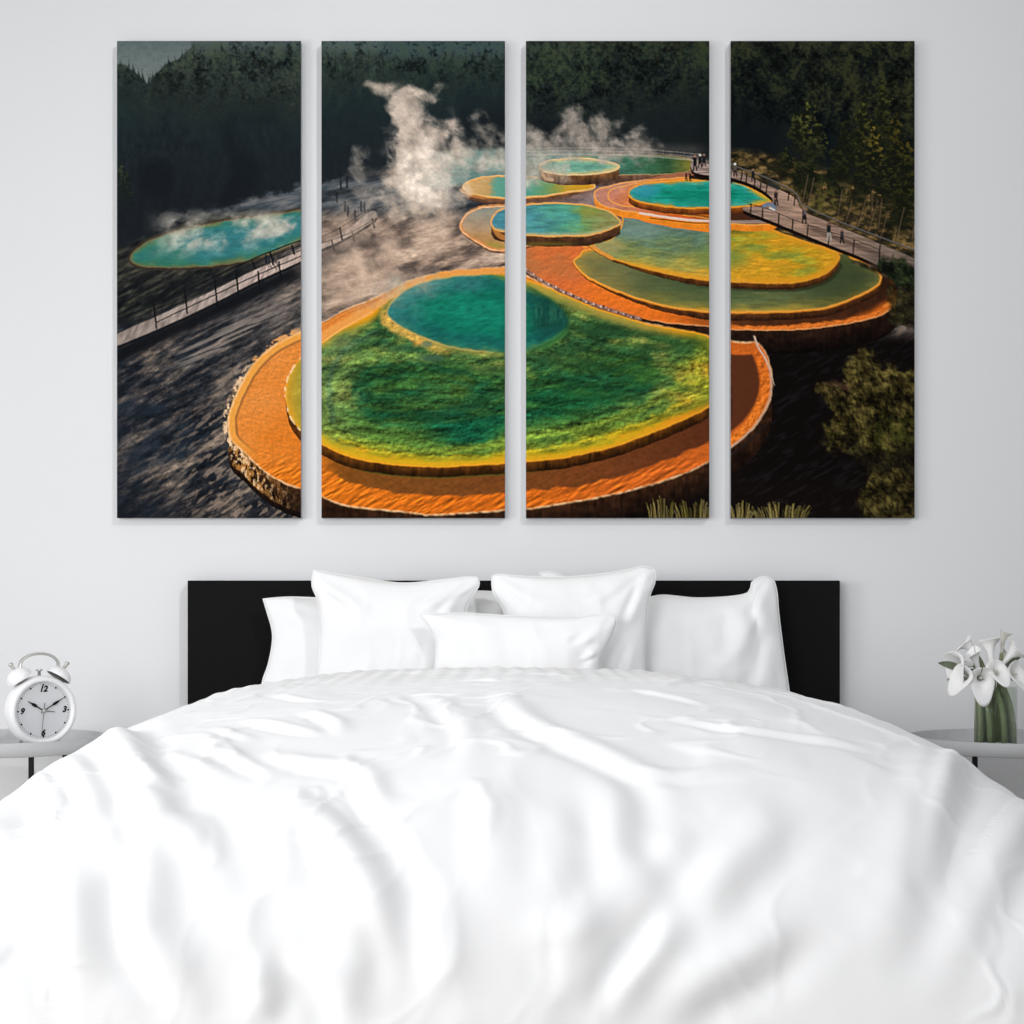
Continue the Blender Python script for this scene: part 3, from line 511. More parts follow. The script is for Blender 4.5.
# ---------------------------------------------------------------- camera: wall is y = 0, x to the right, floor z = 0
CAM_D, CAM_Z, FPX = 4.6, 0.95, 1665.0
HZ = 605.0                                   # horizon row of the photo
cam_d = bpy.data.cameras.new('camera'); cam = bpy.data.objects.new('camera', cam_d); C.objects.link(cam)
cam.location = (0, -CAM_D, CAM_Z); cam.rotation_euler = (PI/2, 0, 0)
cam_d.sensor_width = 36; cam_d.lens = 36*FPX/1024; cam_d.shift_y = (HZ-512)/1024; cam_d.clip_start = .05
scene.camera = cam
scene.view_settings.view_transform = 'Standard'
scene.view_settings.look = 'None'
def WX(px, y): return (px-512)*(CAM_D+y)/FPX
def WZ(py, y): return CAM_Z-(py-HZ)*(CAM_D+y)/FPX
def at(px, py, y): return Vector((WX(px, y), y, WZ(py, y)))

# ---------------------------------------------------------------- materials
def mat(name, col, rough=.6, spec=.3, metal=0.0, noise=0.0, nscale=20, bump=0.0, bscale=400, sheen=0.0, trans=0.0, ior=1.45, sss=0.0):
    m = bpy.data.materials.new(name); m.use_nodes = True
    nt = m.node_tree; b = nt.nodes['Principled BSDF']
    b.inputs['Base Color'].default_value = (*col, 1); b.inputs['Roughness'].default_value = rough
    b.inputs['Specular IOR Level'].default_value = spec; b.inputs['Metallic'].default_value = metal
    b.inputs['IOR'].default_value = ior; b.inputs['Transmission Weight'].default_value = trans
    b.inputs['Sheen Weight'].default_value = sheen
    tc = nt.nodes.new('ShaderNodeTexCoord')
    n = nt.nodes.new('ShaderNodeTexNoise'); n.inputs['Scale'].default_value = nscale; n.inputs['Detail'].default_value = 4
    nt.links.new(tc.outputs['Object'], n.inputs['Vector'])
    mx = nt.nodes.new('ShaderNodeMix'); mx.data_type = 'RGBA'
    mx.inputs[6].default_value = (*[c*(1-noise) for c in col], 1); mx.inputs[7].default_value = (*[min(1, c*(1+noise)) for c in col], 1)
    nt.links.new(n.outputs['Fac'], mx.inputs[0]); nt.links.new(mx.outputs[2], b.inputs['Base Color'])
    if bump:
        n2 = nt.nodes.new('ShaderNodeTexNoise'); n2.inputs['Scale'].default_value = bscale; n2.inputs['Detail'].default_value = 3
        nt.links.new(tc.outputs['Object'], n2.inputs['Vector'])
        bp = nt.nodes.new('ShaderNodeBump'); bp.inputs['Strength'].default_value = bump; bp.inputs['Distance'].default_value = .002
        nt.links.new(n2.outputs['Fac'], bp.inputs['Height']); nt.links.new(bp.outputs['Normal'], b.inputs['Normal'])
    return m
M_wall = mat('wall_paint', (.735, .742, .755), .9, .1, noise=.012, nscale=3, bump=.12, bscale=260)
M_floor = mat('floor_boards', (.42, .38, .34), .5, .3, noise=.2, nscale=6)
M_duvet = mat('white_cotton', (.89, .893, .90), .95, .05, noise=.006, nscale=40, bump=.10, bscale=900, sheen=.1)
M_pillow = mat('white_pillow_cotton', (.84, .845, .85), .95, .05, noise=.006, nscale=40, bump=.10, bscale=900, sheen=.1)
M_sheet = mat('white_sheet', (.8, .8, .81), .95, .05)
M_black = mat('black_board', (.0068, .0068, .0068), .75, .08, noise=.1, nscale=60)
M_base = mat('black_bed_base', (.012, .012, .012), .7, .2)
M_legb = mat('black_metal', (.006, .006, .006), .6, .2)
M_tray = mat('pale_grey_lacquer', (.50, .505, .515), .5, .3, noise=.02)
M_edge = mat('canvas_side', (.42, .42, .43), .9, .05, bump=.3, bscale=900)
M_clock = mat('white_enamel', (.86, .86, .87), .32, .45)
M_dial = mat('dial_paper', (.66, .67, .685), .8, .1)
M_ink = mat('black_ink', (.012, .012, .014), .7, .1)
M_chrome = mat('brushed_steel', (.62, .61, .58), .32, .5, metal=.85)
M_bell_shade = mat('bell_inner_shade', (.10, .10, .09), .6, .3, metal=.4)  # dark tone painted in for the shade inside the bells
M_hand = mat('grey_metal', (.16, .16, .155), .5, .3)
M_glass = mat('clear_glass', (.97, 1, .98), .02, .5, trans=1.0)
M_petal = mat('calla_petal', (.86, .86, .85), .55, .2, noise=.03, nscale=60)
M_bud = mat('cream_bud', (.58, .56, .50), .6, .2, noise=.08, nscale=60)
M_spadix = mat('pale_spadix', (.62, .61, .55), .7, .1, noise=.1, nscale=300)
M_stem = mat('green_stem', (.25, .285, .165), .6, .2, noise=.25, nscale=80)
M_leaf = mat('dark_leaf', (.13, .15, .10), .6, .2, noise=.3, nscale=60)
nt = M_glass.node_tree; b = nt.nodes['Principled BSDF']; b.inputs['Transmission Weight'].default_value = 0
tr = nt.nodes.new('ShaderNodeBsdfTransparent'); tr.inputs[0].default_value = (.93, .96, .93, 1); gl = nt.nodes.new('ShaderNodeBsdfGlossy'); gl.inputs['Roughness'].default_value = .04
fr = nt.nodes.new('ShaderNodeLayerWeight'); fr.inputs[0].default_value = .12; ms = nt.nodes.new('ShaderNodeMixShader')
nt.links.new(fr.outputs['Facing'], ms.inputs[0]); nt.links.new(tr.outputs[0], ms.inputs[1]); nt.links.new(gl.outputs[0], ms.inputs[2]); nt.links.new(ms.outputs[0], nt.nodes['Material Output'].inputs['Surface'])
m = bpy.data.materials.new('canvas_print'); m.use_nodes = True; M_print = m
nt = m.node_tree; b = nt.nodes['Principled BSDF']; b.inputs['Roughness'].default_value = .9; b.inputs['Specular IOR Level'].default_value = 0.0
va = nt.nodes.new('ShaderNodeVertexColor'); va.layer_name = 'print'; nt.links.new(va.outputs['Color'], b.inputs['Base Color'])

# ---------------------------------------------------------------- helpers
def link(name, me, material, parent=None, smooth=True, loc=None):
    if smooth and len(me.polygons): me.polygons.foreach_set('use_smooth', [True]*len(me.polygons))
    o = bpy.data.objects.new(name, me); C.objects.link(o)
    if material: me.materials.append(material)
    if parent: o.parent = parent
    if loc: o.location = loc
    return o
def obj(name, bm, material, parent=None, smooth=True, loc=None):
    bmesh.ops.recalc_face_normals(bm, faces=bm.faces)
    me = bpy.data.meshes.new(name); bm.to_mesh(me); bm.free()
    return link(name, me, material, parent, smooth, loc)
def thing(name, label, cat, loc=(0, 0, 0), rotz=0, group=None):
    o = bpy.data.objects.new(name, None); C.objects.link(o); o.location = loc; o.rotation_euler = (0, 0, rotz)
    o.empty_display_size = .05; o['label'] = label; o['category'] = cat
    if group: o['group'] = group
    return o
def tag(o, label, cat, group=None):
    o['label'] = label; o['category'] = cat
    if group: o['group'] = group
    return o
def struct(o): o['kind'] = 'structure'; return o
def add_box(bm, lo, hi, bevel=0, seg=2):
    r = bmesh.ops.create_cube(bm, size=1); vs = r['verts']
    for v in vs: v.co = Vector([(lo[k]+hi[k])/2+v.co[k]*(hi[k]-lo[k]) for k in range(3)])
    if bevel:
        es = list({e for v in vs for e in v.link_edges}); bmesh.ops.bevel(bm, geom=es, offset=bevel, segments=seg, profile=.6, affect='EDGES')
def add_tube(bm, pts, rad, seg=10, cap=True, flat=1.0, up=(0, 0, 1)):
    pts = [Vector(p) for p in pts]; n = len(pts); rings = []
    rr = rad if isinstance(rad, (list, tuple)) else [rad]*n
    prev = None
    for i, p in enumerate(pts):
        t = (pts[min(i+1, n-1)]-pts[max(i-1, 0)]).normalized()
        a = Vector(up) if prev is None else prev
        s = t.cross(a)
        if s.length < 1e-4: s = t.cross(Vector((1, 0, 0)))
        s.normalize(); q = s.cross(t).normalized(); prev = q
        rings.append([bm.verts.new(p+(s*math.cos(2*PI*k/seg)+q*math.sin(2*PI*k/seg)*flat)*rr[i]) for k in range(seg)])
    for i in range(n-1):
        for k in range(seg): bm.faces.new((rings[i][k], rings[i][(k+1) % seg], rings[i+1][(k+1) % seg], rings[i+1][k]))
    if cap: bm.faces.new(rings[0][::-1]); bm.faces.new(rings[-1])
def add_lathe(bm, prof, seg=48, M=None, close=False):
    """profile of (radius, height) about local Z"""
    rings = []
    for r, z in prof:
        ring = [bm.verts.new(Vector((r*math.cos(2*PI*k/seg), r*math.sin(2*PI*k/seg), z))) for k in range(seg)] if r > 1e-6 else [bm.verts.new(Vector((0, 0, z)))]
        rings.append(ring)
    pr = list(zip(rings[:-1], rings[1:]))
    if close: pr.append((rings[-1], rings[0]))
    for A, B in pr:
        for k in range(seg):
            k2 = (k+1) % seg
            if len(A) == 1 and len(B) == 1: continue
            if len(A) == 1: bm.faces.new((A[0], B[k2], B[k]))
            elif len(B) == 1: bm.faces.new((A[k], A[k2], B[0]))
            else: bm.faces.new((A[k], A[k2], B[k2], B[k]))
    if M is not None:
        for ring in rings:
            for v in ring: v.co = M @ v.co
def grid_mesh(name, P, wrap_u=False):
    """P: array (rows, cols, 3) -> mesh of quads"""
    r, c, _ = P.shape
    idx = np.arange(r*c).reshape(r, c)
    f = np.stack([idx[:-1, :-1], idx[1:, :-1], idx[1:, 1:], idx[:-1, 1:]], -1).reshape(-1, 4)
    me = bpy.data.meshes.new(name)
    me.vertices.add(r*c); me.vertices.foreach_set('co', P.reshape(-1).astype(np.float32))
    me.loops.add(len(f)*4); me.loops.foreach_set('vertex_index', f.reshape(-1).astype(np.int32))
    me.polygons.add(len(f)); me.polygons.foreach_set('loop_start', (np.arange(len(f))*4).astype(np.int32))
    me.update(calc_edges=True); me.validate()
    return me

# ---------------------------------------------------------------- the room
bm = bmesh.new(); add_box(bm, (-4.5, 0, 0), (4.5, .12, 3.0)); struct(obj('wall_back', bm, M_wall, smooth=False))
bm = bmesh.new(); add_box(bm, (-4.5, -6.5, -.1), (4.5, .12, 0)); struct(obj('floor', bm, M_floor, smooth=False))
bm = bmesh.new(); add_box(bm, (-4.5, -.014, 0), (4.5, 0, .09), .003); struct(obj('baseboard_back', bm, M_clock, smooth=False))

# ---------------------------------------------------------------- four canvas panels
PRINT_GAIN = 1.0
def build_canvases():
    img, S = paint_picture(PICT_S)
    H, W, _ = img.shape
    lin = np.where(img <= .04045, img/12.92, ((img+.055)/1.055)**2.4)*PRINT_GAIN
    yf = -.028
    labels = ['tall canvas print of dark firs, steaming blue pool and boardwalk, first from the left',
              'tall canvas print with big white steam plume above teal pool, second from left',
              'tall canvas print of stacked round orange terraces, second from the right',
              'tall canvas print with yellow pool, boardwalk and sunlit pines, furthest right']
    for (a, b_), lab in zip(((117, 301), (321.5, 505), (526, 709.3), (730.7, 914.6)), labels):
        t = thing('canvas_panel', lab, 'canvas print', ((WX((a+b_)/2, yf)), 0, WZ(518, yf)), 0, 'panels of the four-part hot spring picture')
        n = int((b_-a)*PICT_S)+1; k = int((518-41)*PICT_S)+1
        xs = np.linspace(a, b_, n); ys = np.linspace(41, 518, k)
        gx, gy = np.meshgrid(xs, ys)
        P = np.stack([(gx-512)*(CAM_D+yf)/FPX-t.location.x, np.full_like(gx, yf), CAM_Z-(gy-HZ)*(CAM_D+yf)/FPX-t.location.z], -1)
        me = grid_mesh('printed_face', P)
        fx = np.clip((gx-PX0)*S, 0, W-1.001); fy = np.clip((gy-PY0)*S, 0, H-1.001)
        ix = fx.astype(int); iy = fy.astype(int); ax = (fx-ix)[..., None]; ay = (fy-iy)[..., None]
        col = (lin[iy, ix]*(1-ax)+lin[iy, ix+1]*ax)*(1-ay)+(lin[iy+1, ix]*(1-ax)+lin[iy+1, ix+1]*ax)*ay
        rgba = np.concatenate([col, np.ones_like(col[..., :1])], -1).astype(np.float32)
        at_ = me.color_attributes.new('print', 'FLOAT_COLOR', 'POINT'); at_.data.foreach_set('color', rgba.reshape(-1))
        link('printed_face', me, M_print, t, smooth=False)
        x0, x1, z0, z1 = P[..., 0].min(), P[..., 0].max(), P[..., 2].min(), P[..., 2].max()
        bm = bmesh.new(); add_box(bm, (x0, yf+.0006, z0), (x1, -.0005, z1), .001, 1); obj('canvas_side', bm, M_edge, t, smooth=False)
build_canvases()

# ---------------------------------------------------------------- bed
bed = thing('bed', 'double bed with a plain black rectangular headboard against the wall', 'bed', (0, -.05, 0))
yh = -.05
bm = bmesh.new(); add_box(bm, (WX(187.5, yh), -.045+.0, .12), (WX(840, yh), .0, WZ(580.5, yh)), .002); o = obj('headboard', bm, M_black, bed, smooth=False); o.location = (0, .045, 0)
for v in o.data.vertices: pass
bm = bmesh.new(); add_box(bm, (-.82, -1.93, .40), (.82, -.01, .625), .06, 4); obj('mattress', bm, M_sheet, bed)
bm = bmesh.new(); add_box(bm, (-.83, -1.95, .16), (.83, -.005, .398), .01); obj('bed_base', bm, M_base, bed, smooth=False)
for sx in (-1, 1):
    for yy in (-.15, -1.85):
        bm = bmesh.new(); add_lathe(bm, [(0, 0), (.025, 0), (.03, .16), (0, .16)], 20); obj('leg', bm, M_base, bed, loc=(sx*.76, yy, 0))

# ---------------------------------------------------------------- duvet: draped shell with folds laid along curves
def smooth_curve(pts, n):
    P = np.array(pts, float); m = len(P); out = []
    for i in range(m-1):
        a, b_, c, d = P[max(i-1, 0)], P[i], P[i+1], P[min(i+2, m-1)]
        for t in np.arange(n)/n: out.append(.5*((2*b_)+(c-a)*t+(2*a-5*b_+4*c-d)*t*t+(3*b_-a-3*c+d)*t**3))
    out.append(P[-1]); return np.array(out)
def resample(P, n):
    L = np.concatenate([[0], np.cumsum(np.hypot(*np.diff(P, axis=0).T))]); s = np.linspace(0, L[-1], n)
    return np.stack([np.interp(s, L, P[:, 0]), np.interp(s, L, P[:, 1])], -1), s
def noise2(x, y, seed, o=4):
    v = 0; a = 1.0; t = 0
    for k in range(o):
        r = np.random.RandomState(seed+k).rand(128, 128)
        X_ = x*2**k+k*3.1; Y_ = y*2**k+k*5.7; xi = np.floor(X_).astype(int); yi = np.floor(Y_).astype(int)
        fx = X_-xi; fy = Y_-yi; fx = fx**3*(fx*(fx*6-15)+10); fy = fy**3*(fy*(fy*6-15)+10)
        v = v+a*((r[yi & 127, xi & 127]*(1-fx)+r[yi & 127, (xi+1) & 127]*fx)*(1-fy)+(r[(yi+1) & 127, xi & 127]*(1-fx)+r[(yi+1) & 127, (xi+1) & 127]*fx)*fy)
        t += a; a *= .5
    return v/t-.5
def ridge(DX, DY, curve, w, amp, side=1.0, under=.6):
    """signed offset to a curve in cloth metres -> ridge with a crease beside it, tapering at both ends"""
    best = np.full(DX.shape, 1e9); sg = np.zeros(DX.shape); tt = np.zeros(DX.shape); n = len(curve)-1
    for i in range(n):
        ax, ay = curve[i]; ex, ey = curve[i+1]-curve[i]; l = ex*ex+ey*ey+1e-12
        t = np.clip(((DX-ax)*ex+(DY-ay)*ey)/l, 0, 1); px = DX-ax-t*ex; py = DY-ay-t*ey
        d = px*px+py*py; m_ = d < best
        best = np.where(m_, d, best); sg = np.where(m_, np.sign(ex*py-ey*px), sg); tt = np.where(m_, (i+t)/n, tt)
    d = np.sqrt(best)*sg*side
    taper = np.clip(np.minimum(tt, 1-tt)*2.6, 0, 1); taper = taper*taper*(3-2*taper)
    return amp*taper*(np.exp(-(d/w)**2)-under*np.exp(-((d-1.25*w)/(.75*w))**2))
def build_duvet():
    ns, nt_ = 440, 560
    half = smooth_curve([(0, 0), (.3, .010), (.45, .022), (.62, .048), (.72, .076), (.81, .112), (.88, .165), (.925, .25), (.95, .38), (.965, .62)], 12)
    full = np.concatenate([np.stack([-half[::-1, 0], half[::-1, 1]], -1), half[1:]])
    sec, S_ = resample(full, ns); S_ = S_-S_.mean()
    ln = smooth_curve([(-.475, .15), (-.452, .11), (-.445, .055), (-.458, .018), (-.50, .002), (-.60, -.002), (-.9, -.004), (-1.3, 0), (-1.6, .014), (-1.8, .042), (-1.95, .085), (-2.07, .15), (-2.16, .24), (-2.22, .36), (-2.255, .52), (-2.27, .62)], 10)
    lon, T_ = resample(ln, nt_)
    sx = sec[:, 0][None, :]; sd = sec[:, 1][None, :]; ly = lon[:, 0][:, None]; ld = lon[:, 1][:, None]
    X = sx*(1+.03*np.clip(ld, 0, 1))+0*ly; Y = ly-.02*np.abs(sx)**2+0*sx
    Z = .797-np.clip(sd, 0, 1)-ld*(1-.25*np.clip(sd*2, 0, 1))
    k = 12.0; Z = .06+np.log1p(np.exp((Z-.06)*k))/k
    P = np.stack([X, Y, Z], -1)
    du = np.gradient(P, axis=1); dv = np.gradient(P, axis=0); N = np.cross(dv, du); N /= np.linalg.norm(N, axis=-1, keepdims=True)+1e-9
    if N[nt_//2, ns//2, 2] < 0: N = -N
    DX = S_[None, :]+0*ly; DY = T_[:, None]+0*sx
    # photo position of every cloth point, to lay the folds where they are seen
    dd = CAM_D+P[..., 1]; U = 512+P[..., 0]*FPX/dd; V = HZ+(CAM_Z-P[..., 2])*FPX/dd
    vis = (np.arange(nt_)[:, None] > 40) & (P[..., 2] > .22)
    def cloth(pts):
        out = []
        for (u, v) in pts:
            q = (U-u)**2+(V-v)**2+np.where(vis, 0, 1e9); i = np.unravel_index(np.argmin(q), q.shape); out.append((DX[i], DY[i]))
        return resample(smooth_curve(out, 5), 26)[0]
    folds = [  # photo polyline, width, height, side of the crease
        ([(48, 800), (62, 822), (85, 850), (110, 885)], .030, .017, -1, .7),
        ([(95, 775), (150, 795), (190, 830), (215, 872), (235, 930), (252, 1010)], .036, .020, -1, .7),
        ([(132, 825), (148, 870), (150, 930), (178, 970), (215, 1020)], .034, .018, 1, .7),
        ([(60, 840), (72, 890), (80, 950), (100, 1000)], .035, .014, 1, .5),
        ([(0, 925), (40, 950), (80, 985), (115, 1024)], .032, .016, 1, .7),
        ([(0, 985), (20, 1010), (40, 1040)], .025, .012, 1, .6),
        ([(110, 860), (128, 910), (132, 980), (140, 1030)], .026, .012, -1, .5),
        ([(262, 790), (325, 825), (365, 885), (385, 945), (398, 1015)], .038, .019, -1, .7),
        ([(235, 748), (300, 760), (355, 768), (378, 800), (385, 850)], .022, .009, 1, .6),
        ([(410, 690), (455, 715), (470, 745), (460, 800)], .024, .005, 1, .6),
        ([(300, 950), (335, 985), (365, 1030)], .030, .014, 1, .6), ([(250, 955), (262, 990), (258, 1030)], .024, .012, -1, .5),
        ([(280, 800), (285, 850), (300, 900)], .024, .007, 1, .5), ([(420, 880), (440, 940), (445, 1010)], .036, .011, 1, .5),
        ([(330, 900), (350, 950), (352, 1010)], .028, .009, -1, .5),
        ([(155, 752), (190, 768), (235, 778)], .018, .008, 1, .6), ([(125, 770), (160, 785), (190, 790)], .018, .008, 1, .6), ([(200, 748), (240, 760), (280, 778)], .018, .007, 1, .6),
        ([(300, 712), (335, 722), (342, 738)], .018, .007, 1, .6), ([(240, 720), (290, 728), (330, 735)], .016, .006, 1, .6), ([(210, 730), (260, 742)], .016, .005, 1, .6),
        ([(270, 695), (300, 700), (350, 703)], .014, .004, 1, .6), ([(500, 690), (520, 715), (560, 735), (610, 755), (652, 778), (668, 805), (660, 850)], .030, .010, 1, .8),
        ([(590, 765), (612, 800), (618, 850), (640, 905), (648, 950)], .036, .012, -1, .5),
        ([(650, 712), (720, 728), (800, 741), (900, 758)], .018, .006, 1, .7), ([(660, 690), (700, 682), (740, 690)], .014, .005, 1, .6), ([(620, 690), (680, 700), (720, 712)], .014, .004, 1, .6),
        ([(600, 768), (680, 775), (760, 772)], .018, .006, 1, .6), ([(860, 700), (890, 722), (930, 745)], .018, .004, 1, .6),
        ([(938, 806), (925, 840), (900, 880), (872, 925), (850, 970), (830, 1015)], .046, .026, -1, 1.0),
        ([(790, 800), (755, 838), (715, 880), (690, 930)], .040, .013, -1, .6),
        ([(960, 835), (982, 868), (984, 910), (955, 945), (930, 985), (925, 1024)], .032, .026, -1, .8),
        ([(905, 838), (935, 855), (975, 840)], .024, .012, 1, .7), ([(990, 815), (1010, 845), (1030, 870)], .026, .014, 1, .7), ([(1000, 880), (1015, 920), (1005, 980), (990, 1024)], .034, .016, 1, .6),
        ([(800, 900), (760, 945), (690, 990), (640, 1030)], .036, .016, -1, .7),
        ([(690, 905), (655, 950), (625, 990), (612, 1030)], .026, .017, 1, .8), ([(560, 900), (585, 950), (560, 1010)], .040, .012, 1, .5),
        ([(512, 960), (548, 940), (600, 905), (640, 890)], .04, .010, 1, .5), ([(500, 770), (490, 830), (505, 890)], .035, .007, 1, .4), ([(545, 790), (560, 850), (545, 920)], .035, .007, -1, .4),
        ([(700, 830), (660, 860), (640, 900)], .032, .008, -1, .4)]
    disp = np.zeros(DX.shape)
    for pts, w, a, sd_, un in folds: disp += ridge(DX, DY, cloth(pts), w, a*1.0, sd_, un)
    wx = noise2(DX*3, DY*3, 3)*.5; wy = noise2(DX*3, DY*3, 13)*.5
    disp += noise2((DX+wx)*3.0, (DY+wy)*2.0, 21, 3)*.018
    disp += (.5-np.abs(noise2((DX+wx*.6)*7, (DY+wy)*1.7, 31, 2)*2))*.0055*np.clip((DY-.3)/.6, .3, 1)
    disp += (.5-np.abs(noise2((DX+wx)*9, (DY+wy)*16, 41, 2)*2))*.0045*np.clip(1.4-DY, 0, 1)
    cr = noise2((DX+wx*.8)*5.5, (DY+wy*.5)*2.6, 101, 2); disp += np.exp(-(cr/.035)**2)*.0032*np.clip(noise2(DX*3, DY*3, 111, 2)*4+.4, 0, 1)
    cr = noise2((DX+wx*.8)*7+(DY)*3, (DY+wy*.5)*7, 121, 2); disp += np.exp(-(cr/.04)**2)*.0035*np.clip(noise2(DX*4, DY*4, 131, 2)*4+.3, 0, 1)
    # soft woven stripes running down from the pillows
    disp += .0013*np.sin(DX*2*PI/.043+noise2(DX*4, DY*3, 51, 2)*2)*np.clip((1.1-DY)/.5, 0, 1)
    disp += .006*np.cos(DX*2*PI/.22+.6)*np.clip((T_[:, None]-2.1)/.5, 0, 1)
    edge = np.clip(np.arange(nt_)[:, None]/40, 0, 1); disp = disp*edge
    side_k = np.clip((np.abs(DX)-.66)/.16, 0, 1)*np.clip((1.75-DY)/.4, 0, 1); disp = disp*(1-.88*side_k*side_k*(3-2*side_k))
    P = P+N*disp[..., None]
    P[0:1] = P[0:1]
    me = grid_mesh('duvet', P); o = link('duvet', me, M_duvet)
    s = o.modifiers.new('thickness', 'SOLIDIFY'); s.thickness = .012; s.offset = -1
    # put the object's origin at the middle of the bed foot
    tag(o, 'large rumpled white duvet spread over the whole bed', 'duvet')
build_duvet()

# ---------------------------------------------------------------- pillows: outline from four edges, swollen between two faces
def build_pillow(label, yb, lean, top, right, bottom, left, thick, seed, group, wr=1.0, folds=()):
    """edges are photo polylines on the pillow's own plane; order: top l->r, right t->b, bottom l->r, left t->b"""
    n = 90; m_ = 70
    zb = .64
    def pl(pts):
        out = []
        for (u, v) in pts:
            y = yb
            for _ in range(3): z = WZ(v, y); y = yb+lean*(z-zb)
            out.append((WX(u, y), WZ(v, y)))
        return out
    def rs(pts, k): return resample(smooth_curve(pl(pts), 10), k)[0]
    Tp, Bt, Lf, Rt = rs(top, n), rs(bottom, n), rs(left, m_), rs(right, m_)
    u = np.linspace(0, 1, n)[None, :, None]; v = np.linspace(0, 1, m_)[:, None, None]
    Q = (1-v)*Tp[None]+v*Bt[None]+(1-u)*Lf[:, None]+u*Rt[:, None]-((1-u)*(1-v)*Tp[0]+u*(1-v)*Tp[-1]+(1-u)*v*Bt[0]+u*v*Bt[-1])
    a = (u*2-1)[..., 0]; b_ = (v*2-1)[..., 0]
    X = Q[..., 0]; Z = Q[..., 1]
    prof = (1-np.abs(a)**2.6)**.62*(1-np.abs(b_)**2.6)**.62
    w = noise2(X*5+seed, Z*5, 61+seed, 3)
    ra = np.maximum(1-np.hypot(1-np.abs(a), 1-np.abs(b_)), 0)
    ang = np.arctan2(1-np.abs(b_)+1e-6, 1-np.abs(a)+1e-6)
    puck = np.sin(ang*9+seed+np.sign(a)*2)*ra*.010*prof**.3*wr
    disp = (w*.028+puck+(.5-np.abs(noise2(X*9+seed*2, Z*7, 71+seed, 2)*2))*.008)*prof**.5*wr
    disp = disp+(.5-np.abs(noise2(X*16+seed*3+w*2, Z*5, 81+seed, 2)*2))*.0055*prof**.4*wr+noise2(X*6, Z*18, 91+seed, 2)*.004*prof**.4
    for (fa, fb, fa2, fb2, fw, fh) in folds:
        disp = disp+ridge(a+0*b_, b_+0*a, np.array([(fa, fb), ((fa+fa2)/2+.03, (fb+fb2)/2), (fa2, fb2)]), fw, fh, 1, .7)*prof**.4
    t_in = .006
    yc = yb+lean*(Z-zb)
    F = np.stack([X, yc-thick*prof-t_in*0-disp, Z], -1)
    Bk = np.stack([X, yc+thick*.8*prof+.0005, Z], -1)
    P = np.concatenate([F.reshape(-1, 3), Bk.reshape(-1, 3)])
    idx = np.arange(n*m_).reshape(m_, n); K = n*m_
    f1 = np.stack([idx[:-1, :-1], idx[1:, :-1], idx[1:, 1:], idx[:-1, 1:]], -1).reshape(-1, 4)
    f2 = f1[:, ::-1]+K
    me = bpy.data.meshes.new('pillow'); me.from_pydata(P.tolist(), [], np.concatenate([f1, f2]).tolist())
    bm = bmesh.new(); bm.from_mesh(me); bmesh.ops.remove_doubles(bm, verts=bm.verts, dist=.0012); bmesh.ops.recalc_face_normals(bm, faces=bm.faces); bm.to_mesh(me); bm.free()
    o = link('pillow', me, M_pillow)
    # a piped seam round the rim
    loop = np.concatenate([np.stack([Tp[:, 0], yb+lean*(Tp[:, 1]-zb), Tp[:, 1]], -1), np.stack([Rt[:, 0], yb+lean*(Rt[:, 1]-zb), Rt[:, 1]], -1)[1:],
                           np.stack([Bt[:, 0], yb+lean*(Bt[:, 1]-zb), Bt[:, 1]], -1)[::-1][1:], np.stack([Lf[:, 0], yb+lean*(Lf[:, 1]-zb), Lf[:, 1]], -1)[::-1][1:-1]])
    bm = bmesh.new(); pts = [tuple(p) for p in loop[::2]]; add_tube(bm, pts+[pts[0]], .0016, 6, cap=False, up=(0, 1, 0)); obj('seam', bm, M_pillow, o)
    return tag(o, label, 'pillow', group)
G_P = 'white pillows propped against the black headboard'
build_pillow('wide white pillow at the left end against the headboard, mostly behind the tall pillow', -.150, .10,
             [(263, 599), (290, 597), (340, 598), (420, 594), (480, 591), (500, 594), (507, 602)], [(507, 602), (508, 630), (505, 670), (506, 712)], [(262, 712), (330, 716), (430, 716), (506, 712)],
             [(263, 599), (267, 612), (272, 630), (272, 645), (268, 665), (262, 684), (262, 712)], .068, 1, G_P, .7)
build_pillow('wide white pillow at the right end with folded top right corner against the headboard', -.150, .10,
             [(539, 573), (556, 573), (600, 592), (640, 598), (663, 595), (700, 598), (745, 594), (752, 582), (764, 576), (774, 580)], [(774, 580), (777, 592), (779, 615), (784, 655), (790, 697), (791, 714)], [(544, 712), (620, 716), (700, 716), (791, 714)],
             [(539, 573), (544, 600), (545, 640), (544, 680), (544, 712)], .066, 2, G_P, 1.0, folds=((.62, -.95, .55, .2, .10, .016), (.78, -.9, .86, -.1, .08, .012), (.3, -.6, .5, .5, .12, .008), (.9, -.2, .7, .8, .10, .010)))
build_pillow('tall square white pillow left of centre leaning in front of another', -.288, .14,
             [(313.5, 570), (320, 571), (350, 576), (400, 583), (440, 580), (465, 577), (478, 577)], [(478, 577), (479, 586), (470, 600), (466, 615), (468, 660), (470, 712)], [(318, 712), (370, 716), (430, 716), (470, 712)],
             [(313.5, 570), (312, 586), (318, 603), (320, 640), (318, 680), (318, 712)], .052, 3, G_P, .8, folds=((-.9, -.9, -.3, -.4, .12, .008), (.85, -.9, .3, -.5, .10, .012), (.9, -.7, .5, -.1, .10, .008)))
build_pillow('tall square white pillow right of centre with pinched top right corner', -.288, .14,
             [(492, 576), (500, 574), (520, 576), (560, 577), (600, 574), (630, 569), (642, 566), (655, 569)], [(655, 569), (655, 582), (649, 600), (645, 640), (645, 680), (646, 712)], [(500, 712), (550, 716), (600, 716), (646, 712)],
             [(492, 576), (493, 592), (504, 612), (507, 640), (504, 680), (500, 712)], .052, 4, G_P, .9, folds=((.95, -.95, .7, -.1, .09, .014), (.7, -.9, .1, -.55, .10, .008), (.85, 0, .6, .7, .10, .009)))
